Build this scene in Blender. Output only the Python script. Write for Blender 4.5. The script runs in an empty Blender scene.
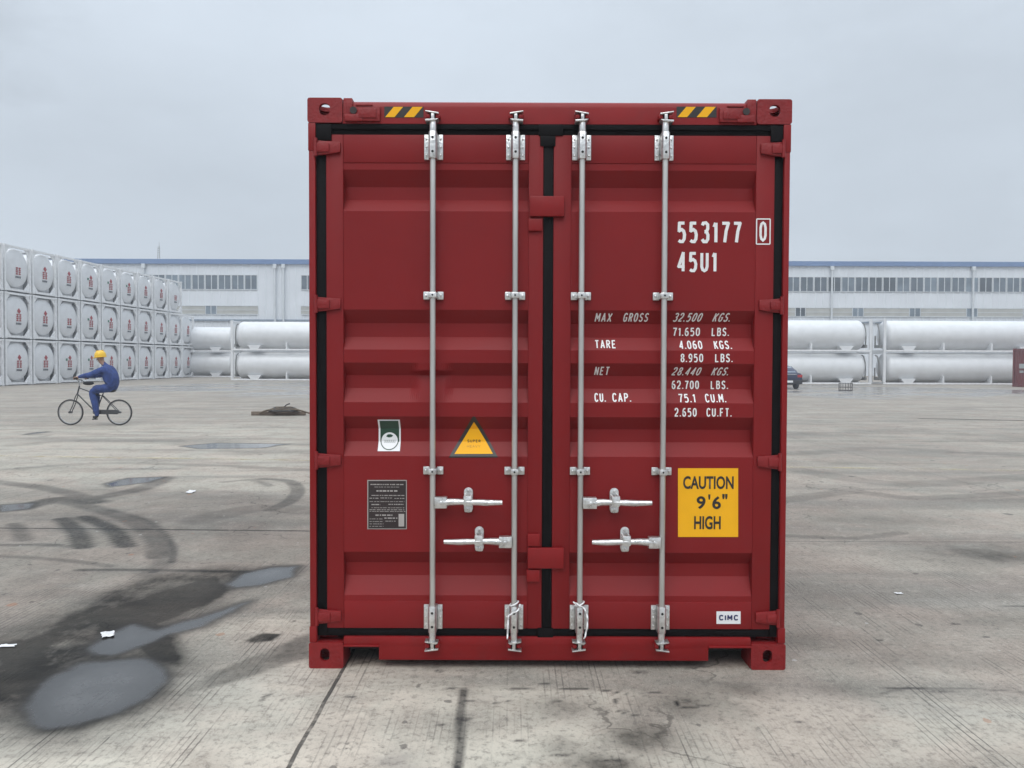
import bpy, bmesh, math, random
import numpy as np
from mathutils import Vector, Matrix
R = math.radians
random.seed(7); RNG = np.random.default_rng(7)
SC = bpy.context.scene
COL = SC.collection

# ------------------------------------------------------------------ camera
F_PX, CAM_X, CAM_D, CAM_H, PITCH, ROLL = 780.0, -0.185, 3.954, 1.556, R(1.40), R(0.1995)
cam_data = bpy.data.cameras.new('camera')
cam_data.sensor_width = 36.0
cam_data.lens = F_PX / 1024 * 36
cam_data.clip_start = 0.05
cam_data.clip_end = 3000
cam = bpy.data.objects.new('camera', cam_data)
COL.objects.link(cam)
cam.matrix_world = (Matrix.Translation((CAM_X, -CAM_D, CAM_H)) @ Matrix.Rotation(R(90) - PITCH, 4, 'X')
                    @ Matrix.Rotation(ROLL, 4, 'Z'))
SC.camera = cam

# ------------------------------------------------------------------ sky and sun (overcast)
SUN_EL, SUN_AZ = R(56), R(192)          # azimuth clockwise from +Y: behind the camera
world = bpy.data.worlds.new('World')
SC.world = world
world.use_nodes = True
wn, wl = world.node_tree.nodes, world.node_tree.links
wn.clear()
w_out = wn.new('ShaderNodeOutputWorld'); w_bg = wn.new('ShaderNodeBackground')
w_sky = wn.new('ShaderNodeTexSky'); w_sky.sky_type = 'NISHITA'; w_sky.sun_disc = False
w_sky.sun_elevation = SUN_EL; w_sky.sun_rotation = SUN_AZ
w_sky.air_density = 1.5; w_sky.dust_density = 4.0
w_tc = wn.new('ShaderNodeTexCoord')
w_sep = wn.new('ShaderNodeSeparateXYZ'); wl.new(w_tc.outputs['Generated'], w_sep.inputs[0])
def wmath(op, a, b=None):
    n = wn.new('ShaderNodeMath'); n.operation = op
    for i, v in enumerate((a, b)):
        if v is None: continue
        if isinstance(v, (int, float)): n.inputs[i].default_value = v
        else: wl.new(v, n.inputs[i])
    return n.outputs[0]
w_up = wmath('MAXIMUM', w_sep.outputs['Z'], 0.0)
# overcast luminance: pale band at the horizon, a little duller at 25 degrees, bright towards the zenith
w_ramp = wn.new('ShaderNodeValToRGB'); wl.new(w_up, w_ramp.inputs[0])
els = w_ramp.color_ramp.elements
els[0].position = 0.0; els[0].color = (.665, .665, .665, 1)
els[1].position = 1.0; els[1].color = (1.75, 1.75, 1.75, 1)
for p, v in ((.16, .665), (.42, .735), (.6, 1.05)):
    e = els.new(p); e.color = (v, v, v, 1)
w_n1 = wn.new('ShaderNodeTexNoise'); w_n1.inputs['Scale'].default_value = 2.1; w_n1.inputs['Detail'].default_value = 5
w_n1.inputs['Roughness'].default_value = .55
w_map = wn.new('ShaderNodeMapping'); w_map.inputs['Scale'].default_value = (1, 1, 2.4); w_map.inputs['Location'].default_value = (3.1, 1.4, .3)
wl.new(w_tc.outputs['Generated'], w_map.inputs[0]); wl.new(w_map.outputs[0], w_n1.inputs['Vector'])
w_cl = wn.new('ShaderNodeMapRange'); wl.new(w_n1.outputs[0], w_cl.inputs[0])
w_cl.inputs[1].default_value = .3; w_cl.inputs[2].default_value = .7
w_cl.inputs[3].default_value = .90; w_cl.inputs[4].default_value = 1.06
w_lum = wmath('MULTIPLY', w_ramp.outputs[0], w_cl.outputs[0])
# two heavier, ragged clouds low in the sky
w_n2 = wn.new('ShaderNodeTexNoise'); w_n2.inputs['Scale'].default_value = 7; w_n2.inputs['Detail'].default_value = 6; w_n2.inputs['Roughness'].default_value = .6
wl.new(w_map.outputs[0], w_n2.inputs['Vector'])
w_shift = wmath('MULTIPLY', wmath('SUBTRACT', w_n2.outputs[0], .5), .30)
for cdir, rad, dark in (((-.55, .76, .34), .13, .12), ((.47, .86, .24), .30, .10), ((.15, .92, .36), .22, .05), ((-.3, .95, .12), .25, .04)):
    w_d = wn.new('ShaderNodeVectorMath'); w_d.operation = 'DISTANCE'; wl.new(w_tc.outputs['Generated'], w_d.inputs[0]); w_d.inputs[1].default_value = Vector(cdir).normalized()
    w_r = wn.new('ShaderNodeMapRange'); w_r.interpolation_type = 'SMOOTHSTEP'; wl.new(wmath('ADD', w_d.outputs['Value'], w_shift), w_r.inputs[0])
    w_r.inputs[1].default_value = 0.0; w_r.inputs[2].default_value = rad; w_r.inputs[3].default_value = 1 - dark; w_r.inputs[4].default_value = 1.0
    w_lum = wmath('MULTIPLY', w_lum, w_r.outputs[0])
SKY_GAIN = 11.0
w_lum = wmath('MULTIPLY', w_lum, SKY_GAIN)
w_col = wn.new('ShaderNodeMix'); w_col.data_type = 'RGBA'; w_col.blend_type = 'MULTIPLY'; w_col.inputs[0].default_value = 1
w_col.inputs[6].default_value = (.888, .99, 1.108, 1); wl.new(w_lum, w_col.inputs[7])
w_mix = wn.new('ShaderNodeMix'); w_mix.data_type = 'RGBA'; w_mix.inputs[0].default_value = .95
wl.new(w_sky.outputs[0], w_mix.inputs[6]); wl.new(w_col.outputs[2], w_mix.inputs[7])
wl.new(w_mix.outputs[2], w_bg.inputs[0]); w_bg.inputs[1].default_value = 0.1
wl.new(w_bg.outputs[0], w_out.inputs[0])

sun_d = bpy.data.lights.new('sun', 'SUN'); sun_d.energy = 1.4; sun_d.angle = R(45); sun_d.color = (1, .97, .92)
sun = bpy.data.objects.new('sun', sun_d); COL.objects.link(sun)
sdir = Vector((math.sin(SUN_AZ) * math.cos(SUN_EL), math.cos(SUN_AZ) * math.cos(SUN_EL), math.sin(SUN_EL)))
sun.rotation_euler = sdir.to_track_quat('Z', 'Y').to_euler(); sun.location = sdir * 60

SC.render.engine = 'CYCLES'
SC.view_settings.view_transform = 'Standard'; SC.view_settings.look = 'None'
SC.view_settings.exposure = 0.0; SC.view_settings.gamma = 1.0; SC.view_settings.use_curve_mapping = False
SC.cycles.use_denoising = True
SC.cycles.max_bounces = 6; SC.cycles.diffuse_bounces = 3; SC.cycles.glossy_bounces = 3
SC.cycles.caustics_reflective = False; SC.cycles.caustics_refractive = False

# ------------------------------------------------------------------ measuring: a pixel of the photo -> a point of the place
SLOPE, SLOPE_Y = 0.0055, 12.5           # the yard drains gently towards the container
def zg(y): return SLOPE * max(0.0, y - SLOPE_Y)
def _ray(px, py):
    a, b = px - 512, py - 384
    u = a * math.cos(ROLL) + b * math.sin(ROLL); v = -a * math.sin(ROLL) + b * math.cos(ROLL)
    dx, up = u / F_PX, -v / F_PX
    return dx, math.cos(PITCH) + up * math.sin(PITCH), -math.sin(PITCH) + up * math.cos(PITCH)
def front(px, py, y=0.0):
    d = _ray(px, py); t = (y + CAM_D) / d[1]
    return CAM_X + d[0] * t, CAM_H + d[2] * t
def ground_at(px, py):
    d = _ray(px, py); t = -CAM_H / d[2]
    if -CAM_D + d[1] * t > SLOPE_Y:
        t = (CAM_H + SLOPE * (CAM_D + SLOPE_Y)) / (SLOPE * d[1] - d[2])
    return CAM_X + d[0] * t, -CAM_D + d[1] * t

# ------------------------------------------------------------------ object helpers
def tag(o, label=None, cat=None, group=None, kind=None):
    if label: o['label'] = label
    if cat: o['category'] = cat
    if group: o['group'] = group
    if kind: o['kind'] = kind
    return o
def empty(name, loc=(0, 0, 0), rz=0.0):
    o = bpy.data.objects.new(name, None); COL.objects.link(o)
    o.empty_display_size = .2; o.location = loc; o.rotation_euler = (0, 0, rz)
    return o
def copy_tree(o, parent=None):
    c = o.copy(); COL.objects.link(c); c.parent = parent
    for ch in list(o.children): copy_tree(ch, c)
    return c

class MB:
    """collects shapes, then links them as ONE mesh object"""
    def __init__(s): s.v, s.f, s.mi = [], [], []; s.m = 0
    def add(s, vs, fs):
        n = len(s.v); s.v += [tuple(p) for p in vs]; s.f += [tuple(i + n for i in f) for f in fs]; s.mi += [s.m] * len(fs); return s
    def box(s, x0, x1, y0, y1, z0, z1):
        vs = [(x, y, z) for z in (z0, z1) for y in (y0, y1) for x in (x0, x1)]
        return s.add(vs, [(0, 2, 3, 1), (4, 5, 7, 6), (0, 1, 5, 4), (2, 6, 7, 3), (0, 4, 6, 2), (1, 3, 7, 5)])
    def cyl(s, p0, p1, r0, r1=None, n=12, caps=True):
        r1 = r0 if r1 is None else r1
        p0, p1 = Vector(p0), Vector(p1); d = (p1 - p0).normalized()
        a = d.orthogonal().normalized(); b = d.cross(a)
        vs = []
        for p, r in ((p0, r0), (p1, r1)):
            for i in range(n):
                t = 2 * math.pi * i / n; vs.append(p + a * (r * math.cos(t)) + b * (r * math.sin(t)))
        fs = [(i, (i + 1) % n, n + (i + 1) % n, n + i) for i in range(n)]
        if caps: fs += [tuple(range(n - 1, -1, -1)), tuple(range(n, 2 * n))]
        return s.add(vs, fs)
    def tube(s, pts, r, n=8, closed=False):
        pts = [Vector(p) for p in pts]; m = len(pts); vs, fs = [], []
        up = None
        for i, p in enumerate(pts):
            if closed: d = pts[(i + 1) % m] - pts[i - 1]
            else: d = pts[min(i + 1, m - 1)] - pts[max(i - 1, 0)]
            d.normalize()
            if up is None: up = d.orthogonal().normalized()
            a = (up - d * up.dot(d)).normalized(); up = a; b = d.cross(a)
            rr = r[i] if isinstance(r, (list, tuple)) else r
            for k in range(n):
                t = 2 * math.pi * k / n; vs.append(p + a * (rr * math.cos(t)) + b * (rr * math.sin(t)))
        last = m if closed else m - 1
        for i in range(last):
            j = (i + 1) % m
            for k in range(n): fs.append((i * n + k, i * n + (k + 1) % n, j * n + (k + 1) % n, j * n + k))
        if not closed: fs += [tuple(range(n - 1, -1, -1)), tuple(range((m - 1) * n, m * n))]
        return s.add(vs, fs)
    def prism(s, poly, y0, y1):
        """poly in (x, z), extruded in y"""
        n = len(poly); vs = [(x, y0, z) for x, z in poly] + [(x, y1, z) for x, z in poly]
        return s.add(vs, [tuple(range(n)), tuple(range(2 * n - 1, n - 1, -1))] + [(i, i + n, (i + 1) % n + n, (i + 1) % n) for i in range(n)])
    def lathe(s, prof, c, axis='z', n=24):
        """prof: (radius, height) pairs turned about an axis through c"""
        vs, fs = [], []; m = len(prof)
        for r, h in prof:
            for k in range(n):
                t = 2 * math.pi * k / n; a, b = r * math.cos(t), r * math.sin(t)
                p = {'z': (a, b, h), 'y': (a, h, b), 'x': (h, a, b)}[axis]
                vs.append((c[0] + p[0], c[1] + p[1], c[2] + p[2]))
        for i in range(m - 1):
            for k in range(n): fs.append((i * n + k, i * n + (k + 1) % n, (i + 1) * n + (k + 1) % n, (i + 1) * n + k))
        if prof[0][0] > 1e-6: fs.append(tuple(range(n)))
        if prof[-1][0] > 1e-6: fs.append(tuple(range((m - 1) * n, m * n)))
        return s.add(vs, fs)
    def ball(s, c, rx, ry=None, rz=None, n=14, m=9):
        ry = ry or rx; rz = rz or rx; vs, fs = [], []
        for i in range(m + 1):
            ph = math.pi * i / m
            for k in range(n):
                t = 2 * math.pi * k / n
                vs.append((c[0] + rx * math.sin(ph) * math.cos(t), c[1] + ry * math.sin(ph) * math.sin(t), c[2] + rz * math.cos(ph)))
        for i in range(m):
            for k in range(n): fs.append((i * n + k, i * n + (k + 1) % n, (i + 1) * n + (k + 1) % n, (i + 1) * n + k))
        return s.add(vs, fs)
    def ring(s, outer, inner, fn):
        """flat plate with a hole: two loops of equal length, fn(a, b, t) -> point, t 0/1 = front/back"""
        n = len(outer); vs = [fn(*p, t) for t in (0, 1) for L in (outer, inner) for p in L]
        fs = []
        for i in range(n):
            j = (i + 1) % n; o0, i0, o1, i1 = 0, n, 2 * n, 3 * n
            fs += [(o0 + i, o0 + j, i0 + j, i0 + i), (o1 + j, o1 + i, i1 + i, i1 + j), (o0 + j, o0 + i, o1 + i, o1 + j), (i0 + i, i0 + j, i1 + j, i1 + i)]
        return s.add(vs, fs)
    def build(s, name, mats, parent=None, bevel=0.0, seg=2, smooth=False, angle=35, weld=True, fix=None):
        me = bpy.data.meshes.new(name); me.from_pydata(s.v, [], s.f)
        mats = mats if isinstance(mats, (list, tuple)) else [mats]
        for m in mats: me.materials.append(m)
        me.polygons.foreach_set('material_index', s.mi)
        bm = bmesh.new(); bm.from_mesh(me)
        if weld: bmesh.ops.remove_doubles(bm, verts=bm.verts, dist=1e-5)
        bmesh.ops.recalc_face_normals(bm, faces=bm.faces)
        if bevel:
            eds = [e for e in bm.edges if len(e.link_faces) == 2 and e.calc_face_angle(0) > R(30)]
            bmesh.ops.bevel(bm, geom=eds, offset=bevel, segments=seg, profile=.5, affect='EDGES', clamp_overlap=True)
        bm.to_mesh(me); bm.free()
        if smooth or bevel:
            me.shade_smooth(); me.set_sharp_from_angle(angle=R(angle))
        o = bpy.data.objects.new(name, me); COL.objects.link(o); o.parent = parent
        return o

def rrect(cx, cy, hw, hh, r, k=6):
    r = min(r, hw, hh); out = []
    for q, (sx, sy) in enumerate(((1, 1), (-1, 1), (-1, -1), (1, -1))):
        for i in range(k):
            t = math.pi / 2 * (q + i / (k - 1)); out.append((cx + sx * (hw - r) + r * math.cos(t), cy + sy * (hh - r) + r * math.sin(t)))
    return out

# ------------------------------------------------------------------ materials
def node_mat(name):
    m = bpy.data.materials.new(name); m.use_nodes = True
    return m, m.node_tree.nodes, m.node_tree.links, m.node_tree.nodes['Principled BSDF']
def mat(name, col, rough=.5, metal=0.0, var=.12, scale=6.0, bump=0.0, bscale=60.0, spec=.5, stretch=(1, 1, 1), dirt=0.0, dirt_col=(.12, .11, .10), dscale=3.0):
    m, N, L, b = node_mat(name)
    tc = N.new('ShaderNodeTexCoord'); mp = N.new('ShaderNodeMapping'); mp.inputs['Scale'].default_value = stretch
    L.new(tc.outputs['Object'], mp.inputs[0])
    nz = N.new('ShaderNodeTexNoise'); nz.inputs['Scale'].default_value = scale; nz.inputs['Detail'].default_value = 6
    L.new(mp.outputs[0], nz.inputs['Vector'])
    mr = N.new('ShaderNodeMapRange'); L.new(nz.outputs[0], mr.inputs[0])
    mr.inputs[1].default_value = .3; mr.inputs[2].default_value = .7; mr.inputs[3].default_value = 1 - var; mr.inputs[4].default_value = 1 + var
    mx = N.new('ShaderNodeMix'); mx.data_type = 'RGBA'; mx.blend_type = 'MULTIPLY'; mx.inputs[0].default_value = 1
    mx.inputs[6].default_value = (*col, 1); L.new(mr.outputs[0], mx.inputs[7])
    out = mx.outputs[2]
    if dirt:
        n2 = N.new('ShaderNodeTexNoise'); n2.inputs['Scale'].default_value = dscale; n2.inputs['Detail'].default_value = 9; n2.inputs['Roughness'].default_value = .68
        L.new(mp.outputs[0], n2.inputs['Vector'])
        d2 = N.new('ShaderNodeMapRange'); L.new(n2.outputs[0], d2.inputs[0])
        d2.inputs[1].default_value = .5; d2.inputs[2].default_value = .75; d2.inputs[3].default_value = 0; d2.inputs[4].default_value = dirt
        m2 = N.new('ShaderNodeMix'); m2.data_type = 'RGBA'; L.new(d2.outputs[0], m2.inputs[0]); L.new(out, m2.inputs[6]); m2.inputs[7].default_value = (*dirt_col, 1)
        out = m2.outputs[2]
    L.new(out, b.inputs['Base Color'])
    r2 = N.new('ShaderNodeMapRange'); L.new(nz.outputs[0], r2.inputs[0])
    r2.inputs[3].default_value = max(.02, rough - .08); r2.inputs[4].default_value = min(1, rough + .08); L.new(r2.outputs[0], b.inputs['Roughness'])
    b.inputs['Metallic'].default_value = metal; b.inputs['Specular IOR Level'].default_value = spec
    if bump:
        n3 = N.new('ShaderNodeTexNoise'); n3.inputs['Scale'].default_value = bscale; n3.inputs['Detail'].default_value = 3
        L.new(mp.outputs[0], n3.inputs['Vector'])
        bp = N.new('ShaderNodeBump'); bp.inputs['Strength'].default_value = bump; bp.inputs['Distance'].default_value = .01
        L.new(n3.outputs[0], bp.inputs['Height']); L.new(bp.outputs[0], b.inputs['Normal'])
    return m

M = {}
RED = (.208, .0122, .0134)
M['red'] = mat('red_paint', RED, .45, var=.07, scale=2.5, bump=.12, bscale=5, dirt=.22, dirt_col=(.175, .020, .020), dscale=4, spec=.20)
M['red_frame'] = mat('red_frame_paint', (.228, .0110, .0122), .42, var=.08, scale=5, bump=.1, bscale=12, dirt=.3, dirt_col=(.14, .025, .025), dscale=8, spec=.24)
M['red_weld'] = mat('red_casting_paint', (.218, .0112, .0125), .48, var=.12, scale=20, bump=.35, bscale=70, spec=.36)
M['rubber'] = mat('black_rubber', (.005, .0042, .0048), .6, var=.2, spec=.12)
M['dark_in'] = mat('dark_steel', (.03, .022, .022), .7)
M['zinc'] = mat('galvanised_steel', (.74, .735, .72), .30, metal=.82, var=.20, scale=38, bump=.25, bscale=80, dirt=.45, dirt_col=(.26, .25, .235), dscale=30)
M['zinc_bar'] = mat('galvanised_bar', (.56, .545, .52), .36, metal=.7, var=.14, scale=18, stretch=(1, 1, .15), dirt=.3, dirt_col=(.34, .32, .29), dscale=12)
M['hole'] = mat('black_hole', (.01, .01, .01), .8, var=.05)
M['tie'] = mat('white_nylon', (.82, .82, .82), .4, var=.03)
M['letter'] = mat('white_stencil_paint', (.80, .79, .78), .5, var=.06, scale=30)
M['yellow'] = mat('yellow_vinyl', (.90, .445, .014), .45, var=.04, scale=8, spec=.2)
M['black'] = mat('black_ink', (.022, .02, .018), .45, var=.1)
M['white_v'] = mat('white_vinyl', (.80, .80, .81), .4, var=.03)
M['blue_ink'] = mat('dark_blue_ink', (.018, .024, .10), .4, var=.05)
M['green_v'] = mat('dark_green_vinyl', (.018, .055, .032), .4, var=.1)
M['grey_ink'] = mat('grey_ink', (.40, .43, .42), .5, var=.1)
M['plate'] = mat('black_data_plate', (.030, .020, .020), .4, var=.2)
M['plate_txt'] = mat('pale_plate_print', (.38, .35, .33), .45, var=.1)
M['gold_ink'] = mat('ochre_ink', (.36, .15, .015), .4, var=.1)
M['brown_ink'] = mat('brown_ink', (.07, .03, .012), .5, var=.1)
M['tank_white'] = mat('tank_white_paint', (.69, .70, .71), .36, var=.05, scale=2, dirt=.16, dirt_col=(.5, .5, .48), dscale=2.5)
M['tank_frame'] = mat('tank_frame_paint', (.78, .785, .79), .5, var=.08, scale=5, dirt=.3, dirt_col=(.36, .36, .35), dscale=4)
M['mark_red'] = mat('red_marking', (.34, .035, .045), .5, var=.2)
M['mark_dark'] = mat('dark_marking', (.09, .10, .12), .5)
M['mark_green'] = mat('green_marking', (.03, .16, .10), .5)
M['pipe'] = mat('grey_pipe', (.22, .22, .21), .5)
M['clad'] = mat('white_cladding', (.68, .71, .745), .5, var=.05, scale=.4, dirt=.15, dirt_col=(.46, .48, .50), dscale=.3)
M['fascia'] = mat('blue_fascia', (.13, .21, .38), .5, var=.08, scale=.5)
M['glass'] = mat('grey_window_glass', (.10, .125, .15), .12, var=.25, scale=.8)
_gl = M['glass'].node_tree; _b = _gl.nodes['Principled BSDF']; _src = _b.inputs['Base Color'].links[0].from_socket
_oi = _gl.nodes.new('ShaderNodeObjectInfo'); _rm = _gl.nodes.new('ShaderNodeMapRange'); _gl.links.new(_oi.outputs['Random'], _rm.inputs[0]); _rm.inputs[3].default_value = .55; _rm.inputs[4].default_value = 1.9
_mx = _gl.nodes.new('ShaderNodeMix'); _mx.data_type = 'RGBA'; _mx.blend_type = 'MULTIPLY'; _mx.inputs[0].default_value = 1; _gl.links.new(_src, _mx.inputs[6]); _gl.links.new(_rm.outputs[0], _mx.inputs[7]); _gl.links.new(_mx.outputs[2], _b.inputs['Base Color'])
M['frame_w'] = mat('white_window_frame', (.60, .63, .65), .5)
M['beige'] = mat('beige_translucent_sheet', (.42, .42, .39), .45, var=.1, scale=1.2, dirt=.3, dirt_col=(.33, .33, .31), dscale=1)
M['roofing'] = mat('grey_roofing', (.30, .34, .38), .6)
M['ledge'] = mat('bluegrey_ledge', (.20, .25, .31), .6)

# ------------------------------------------------------------------ ground sheet with worn, wet and stained concrete
def poly_sdf(X, Y, pts):
    """negative inside"""
    d = np.full(X.shape, 1e9); ins = np.zeros(X.shape, bool); n = len(pts)
    for i in range(n):
        (ax, ay), (bx, by) = pts[i], pts[(i + 1) % n]
        ex, ey = bx - ax, by - ay; t = np.clip(((X - ax) * ex + (Y - ay) * ey) / (ex * ex + ey * ey + 1e-12), 0, 1)
        d = np.minimum(d, np.hypot(X - ax - t * ex, Y - ay - t * ey))
        c = ((ay > Y) != (by > Y)); xi = ax + (Y - ay) / (by - ay + 1e-12) * ex; ins ^= c & (X < xi)
    return np.where(ins, -d, d)
def line_dist(X, Y, pts):
    d = np.full(X.shape, 1e9)
    for (ax, ay), (bx, by) in zip(pts[:-1], pts[1:]):
        ex, ey = bx - ax, by - ay; t = np.clip(((X - ax) * ex + (Y - ay) * ey) / (ex * ex + ey * ey + 1e-12), 0, 1)
        d = np.minimum(d, np.hypot(X - ax - t * ex, Y - ay - t * ey))
    return d
def gp(pts): return [ground_at(*p) for p in pts]
def sm(a, b, x):
    t = np.clip((x - a) / (b - a), 0, 1); return t * t * (3 - 2 * t)
def axis(lo, hi, step, far_lo, far_hi, g=1.16):
    mid = list(np.arange(lo, hi + 1e-6, step)); a, s = [lo], step
    while a[-1] > far_lo: s *= g; a.append(a[-1] - s)
    b, s = [hi], step
    while b[-1] < far_hi: s *= g; b.append(b[-1] + s)
    return np.array(a[:0:-1] + mid + b[1:])
def axis2(lo, a, b_, hi, fine, mid, far_lo, far_hi):
    inner = np.concatenate([np.arange(lo, a, mid), np.arange(a, b_, fine), np.arange(b_, hi + 1e-6, mid)])
    outer = axis(lo, hi, mid, far_lo, far_hi, 1.16)
    return np.unique(np.round(np.concatenate([outer[outer < lo - 1e-6], inner, outer[outer > hi + 1e-6]]), 5))
gx = axis2(-6.6, -3.2, 2.6, 6.0, .02, .05, -260, 260); gy = axis2(-1.4, -1.2, 2.3, 8.5, .02, .045, -60, 420)
gy = np.sort(np.append(gy, SLOPE_Y))
X, Y = np.meshgrid(gx, gy)
Z = SLOPE * np.maximum(0, Y - SLOPE_Y)
puddles = [
    [(20, 709), (29, 696), (49, 678), (78, 663), (105, 660), (145, 657), (162, 663), (169, 678), (152, 697), (121, 714), (78, 726), (45, 730), (31, 725)],
    [(86, 649), (102, 636), (133, 624), (156, 629), (200, 617), (241, 603), (251, 601), (232, 612), (200, 628), (168, 636), (137, 648), (112, 657), (96, 655)],
    [(225, 584), (240, 574), (270, 567), (298, 566), (293, 577), (262, 585), (232, 589)],
    [(104, 484), (128, 478), (165, 477), (150, 482), (110, 487)],
    [(0, 512), (0, 505), (34, 503), (30, 509)],
    [(180, 446), (215, 443), (290, 444), (262, 448), (200, 449)],
    [(14, 434), (40, 431), (62, 433), (40, 437)],
]
pud = np.full(X.shape, 9.0)
for p in puddles: pud = np.minimum(pud, poly_sdf(X, Y, gp(p)))
# broad shallow film of water far off in front of the white tanks
film = np.zeros(X.shape)
for cx, cy, w, h in ((905, 391, 130, 6), (1000, 392, 60, 4), (845, 395, 60, 3), (240, 386, 90, 5), (150, 388, 60, 4), (330, 392, 90, 5)):
    (x0, y0), (x1, _), (_, y1), (_, y2) = ground_at(cx, cy), ground_at(cx + w, cy), ground_at(cx, cy + h), ground_at(cx, max(cy - h, 381))
    film = np.maximum(film, np.exp(-((X - x0) / (x1 - x0)) ** 2 - np.where(Y < y0, ((Y - y0) / (y1 - y0)) ** 2, ((Y - y0) / (y2 - y0)) ** 2)))
(fx0, fy0) = ground_at(398, 752)
film = np.maximum(film, 1.0 * np.exp(-((X - fx0) / .17) ** 2 - ((Y - fy0) / .17) ** 2))
def soft(poly, w): return 1 - sm(-w, w, poly_sdf(X, Y, gp(poly)))
wet = .86 * soft([(-20, 636), (50, 616), (100, 592), (150, 576), (220, 566), (290, 569), (236, 590), (215, 606), (172, 640), (184, 672), (168, 702), (70, 736), (-20, 726)], .27)
wet = np.maximum(wet, .27 * soft([(-60, 488), (120, 486), (300, 500), (300, 560), (240, 610), (150, 625), (-60, 640)], .6))
wet = np.maximum(wet, 2.0 * soft([(90, 616), (150, 596), (215, 576), (228, 590), (200, 606), (160, 622), (100, 634)], .16))
wet = np.maximum(wet, 1.9 * soft([(136, 646), (170, 634), (178, 664), (158, 658)], .15))
wet = np.maximum(wet, 1.25 * soft([(-30, 646), (30, 634), (85, 648), (40, 680), (18, 712), (-30, 712)], .22))
wet = np.maximum(wet, 1.05 * soft([(20, 700), (60, 668), (160, 655), (178, 676), (150, 702), (80, 732), (36, 734)], .10))
wet = np.maximum(wet, .50 * soft([(174, 700), (186, 684), (225, 668), (312, 632), (312, 656), (240, 680), (196, 692)], .03))
wet = np.maximum(wet, .85 * soft([(244, 641), (262, 633), (282, 634), (272, 641), (252, 643)], .015))
def blob(px, py, rx, ry, k):
    global wet
    x0, y0 = ground_at(px, py); wet = np.maximum(wet, .82 * k * np.exp(-((X - x0) / rx) ** 2 - ((Y - y0) / ry) ** 2))
for b_ in ((985, 553, .55, .38, .75), (940, 545, .5, .22, .35), (880, 520, .7, .30, .35), (1000, 500, .9, .25, .3), (830, 462, 1.2, .5, .25), (960, 440, 2.5, .8, .22), (840, 690, .25, .12, .3),
           (640, 738, .17, .15, .95), (600, 765, .18, .13, .85), (560, 748, .10, .10, .55), (690, 705, .24, .14, .58), (560, 705, .2, .1, .42), (740, 690, .2, .1, .48), (470, 692, .09, .05, .35), (810, 640, .35, .14, .36), (930, 660, .5, .12, .3), (985, 620, .4, .14, .28),
           (60, 470, 1.2, .4, .22), (240, 500, .6, .3, .2), (110, 556, .35, .2, .26), (30, 575, .5, .2, .25), (120, 575, .5, .12, .35)): blob(*b_)
spots = [(440, 671, .028, .014), (464, 719, .034, .020), (441, 725, .014, .018), (350, 697, .026, .010), (452, 689, .040, .010), (545, 684, .03, .008), (497, 702, .045, .007), (470, 701, .03, .007), (640, 672, .05, .012), (690, 668, .03, .008), (705, 706, .024, .010), (686, 701, .018, .016),
         (262, 700, .008, .02), (82, 700, .010, .014), (1016, 606, .10, .012), (905, 688, .10, .010), (940, 691, .12, .010), (955, 624, .03, .018), (985, 637, .02, .012), (880, 640, .018, .010), (655, 693, .05, .006), (800, 722, .018, .012), (560, 756, .05, .007), (610, 760, .06, .007), (520, 740, .03, .01)]
oil = np.zeros(X.shape)
for a, b_, rx, ry in spots:
    x0, y0 = ground_at(a, b_); d = np.hypot((X - x0) / rx, (Y - y0) / ry); oil = np.maximum(oil, 1 - sm(.75, 1.35, d))
dry = 1 - sm(-.35, .5, poly_sdf(X, Y, gp([(-60, 745), (60, 740), (180, 700), (300, 660), (420, 672), (600, 690), (660, 740), (700, 790), (-60, 800)])))
dry = np.maximum(dry, .8 * (1 - sm(-.3, .4, poly_sdf(X, Y, gp([(150, 650), (240, 612), (312, 600), (312, 660), (180, 690)])))))
dry = np.maximum(dry, .45 * (1 - sm(-.5, .6, poly_sdf(X, Y, gp([(640, 730), (760, 690), (1100, 690), (1100, 800), (640, 800)])))))
dry = np.maximum(dry, .35 * (1 - sm(-1, 1.5, poly_sdf(X, Y, gp([(-80, 430), (310, 425), (310, 500), (-80, 480)])))))
tyre = np.zeros(X.shape)
def track(pts, w, k, soften=.35):
    global tyre
    d = line_dist(X, Y, gp(pts)); tyre = np.maximum(tyre, k * (1 - sm(w * (1 - soften), w, d)))
def arc(pts, n=14):
    """Catmull-Rom through the pixel points"""
    P = [pts[0]] + list(pts) + [pts[-1]]; out = []
    for i in range(1, len(P) - 2):
        for j in range(n):
            t = j / n; out.append(tuple(.5 * (2 * P[i][k] + (P[i + 1][k] - P[i - 1][k]) * t + (2 * P[i - 1][k] - 5 * P[i][k] + 4 * P[i + 1][k] - P[i + 2][k]) * t * t
                                              + (3 * P[i][k] - P[i - 1][k] - 3 * P[i + 1][k] + P[i + 2][k]) * t ** 3) for k in (0, 1)))
    return out + [pts[-1]]
track(arc([(58, 500), (108, 512), (140, 525), (157, 540), (160, 556)]), .13, .55, .35)
track(arc([(110, 510), (146, 520), (164, 533), (173, 548), (172, 562)]), .045, .7, .6)
track(arc([(146, 575), (160, 566), (168, 556)]), .12, .35, .7)
track(arc([(84, 517), (106, 526), (118, 535), (126, 546)]), .105, .8, .35)
track(arc([(62, 519), (72, 527), (79, 536), (83, 547)]), .105, .75, .35)
track(arc([(14, 524), (20, 531), (24, 540)]), .09, .55, .5)
track(arc([(14, 546), (36, 544), (60, 545)]), .035, .6, .6)
track(arc([(20, 508), (60, 499), (92, 502)]), .22, .7, .5)
track(arc([(-20, 480), (50, 489), (100, 502)]), .16, .5, .5)
track(arc([(165, 478), (140, 489), (90, 499)]), .20, .55, .6)
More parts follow.
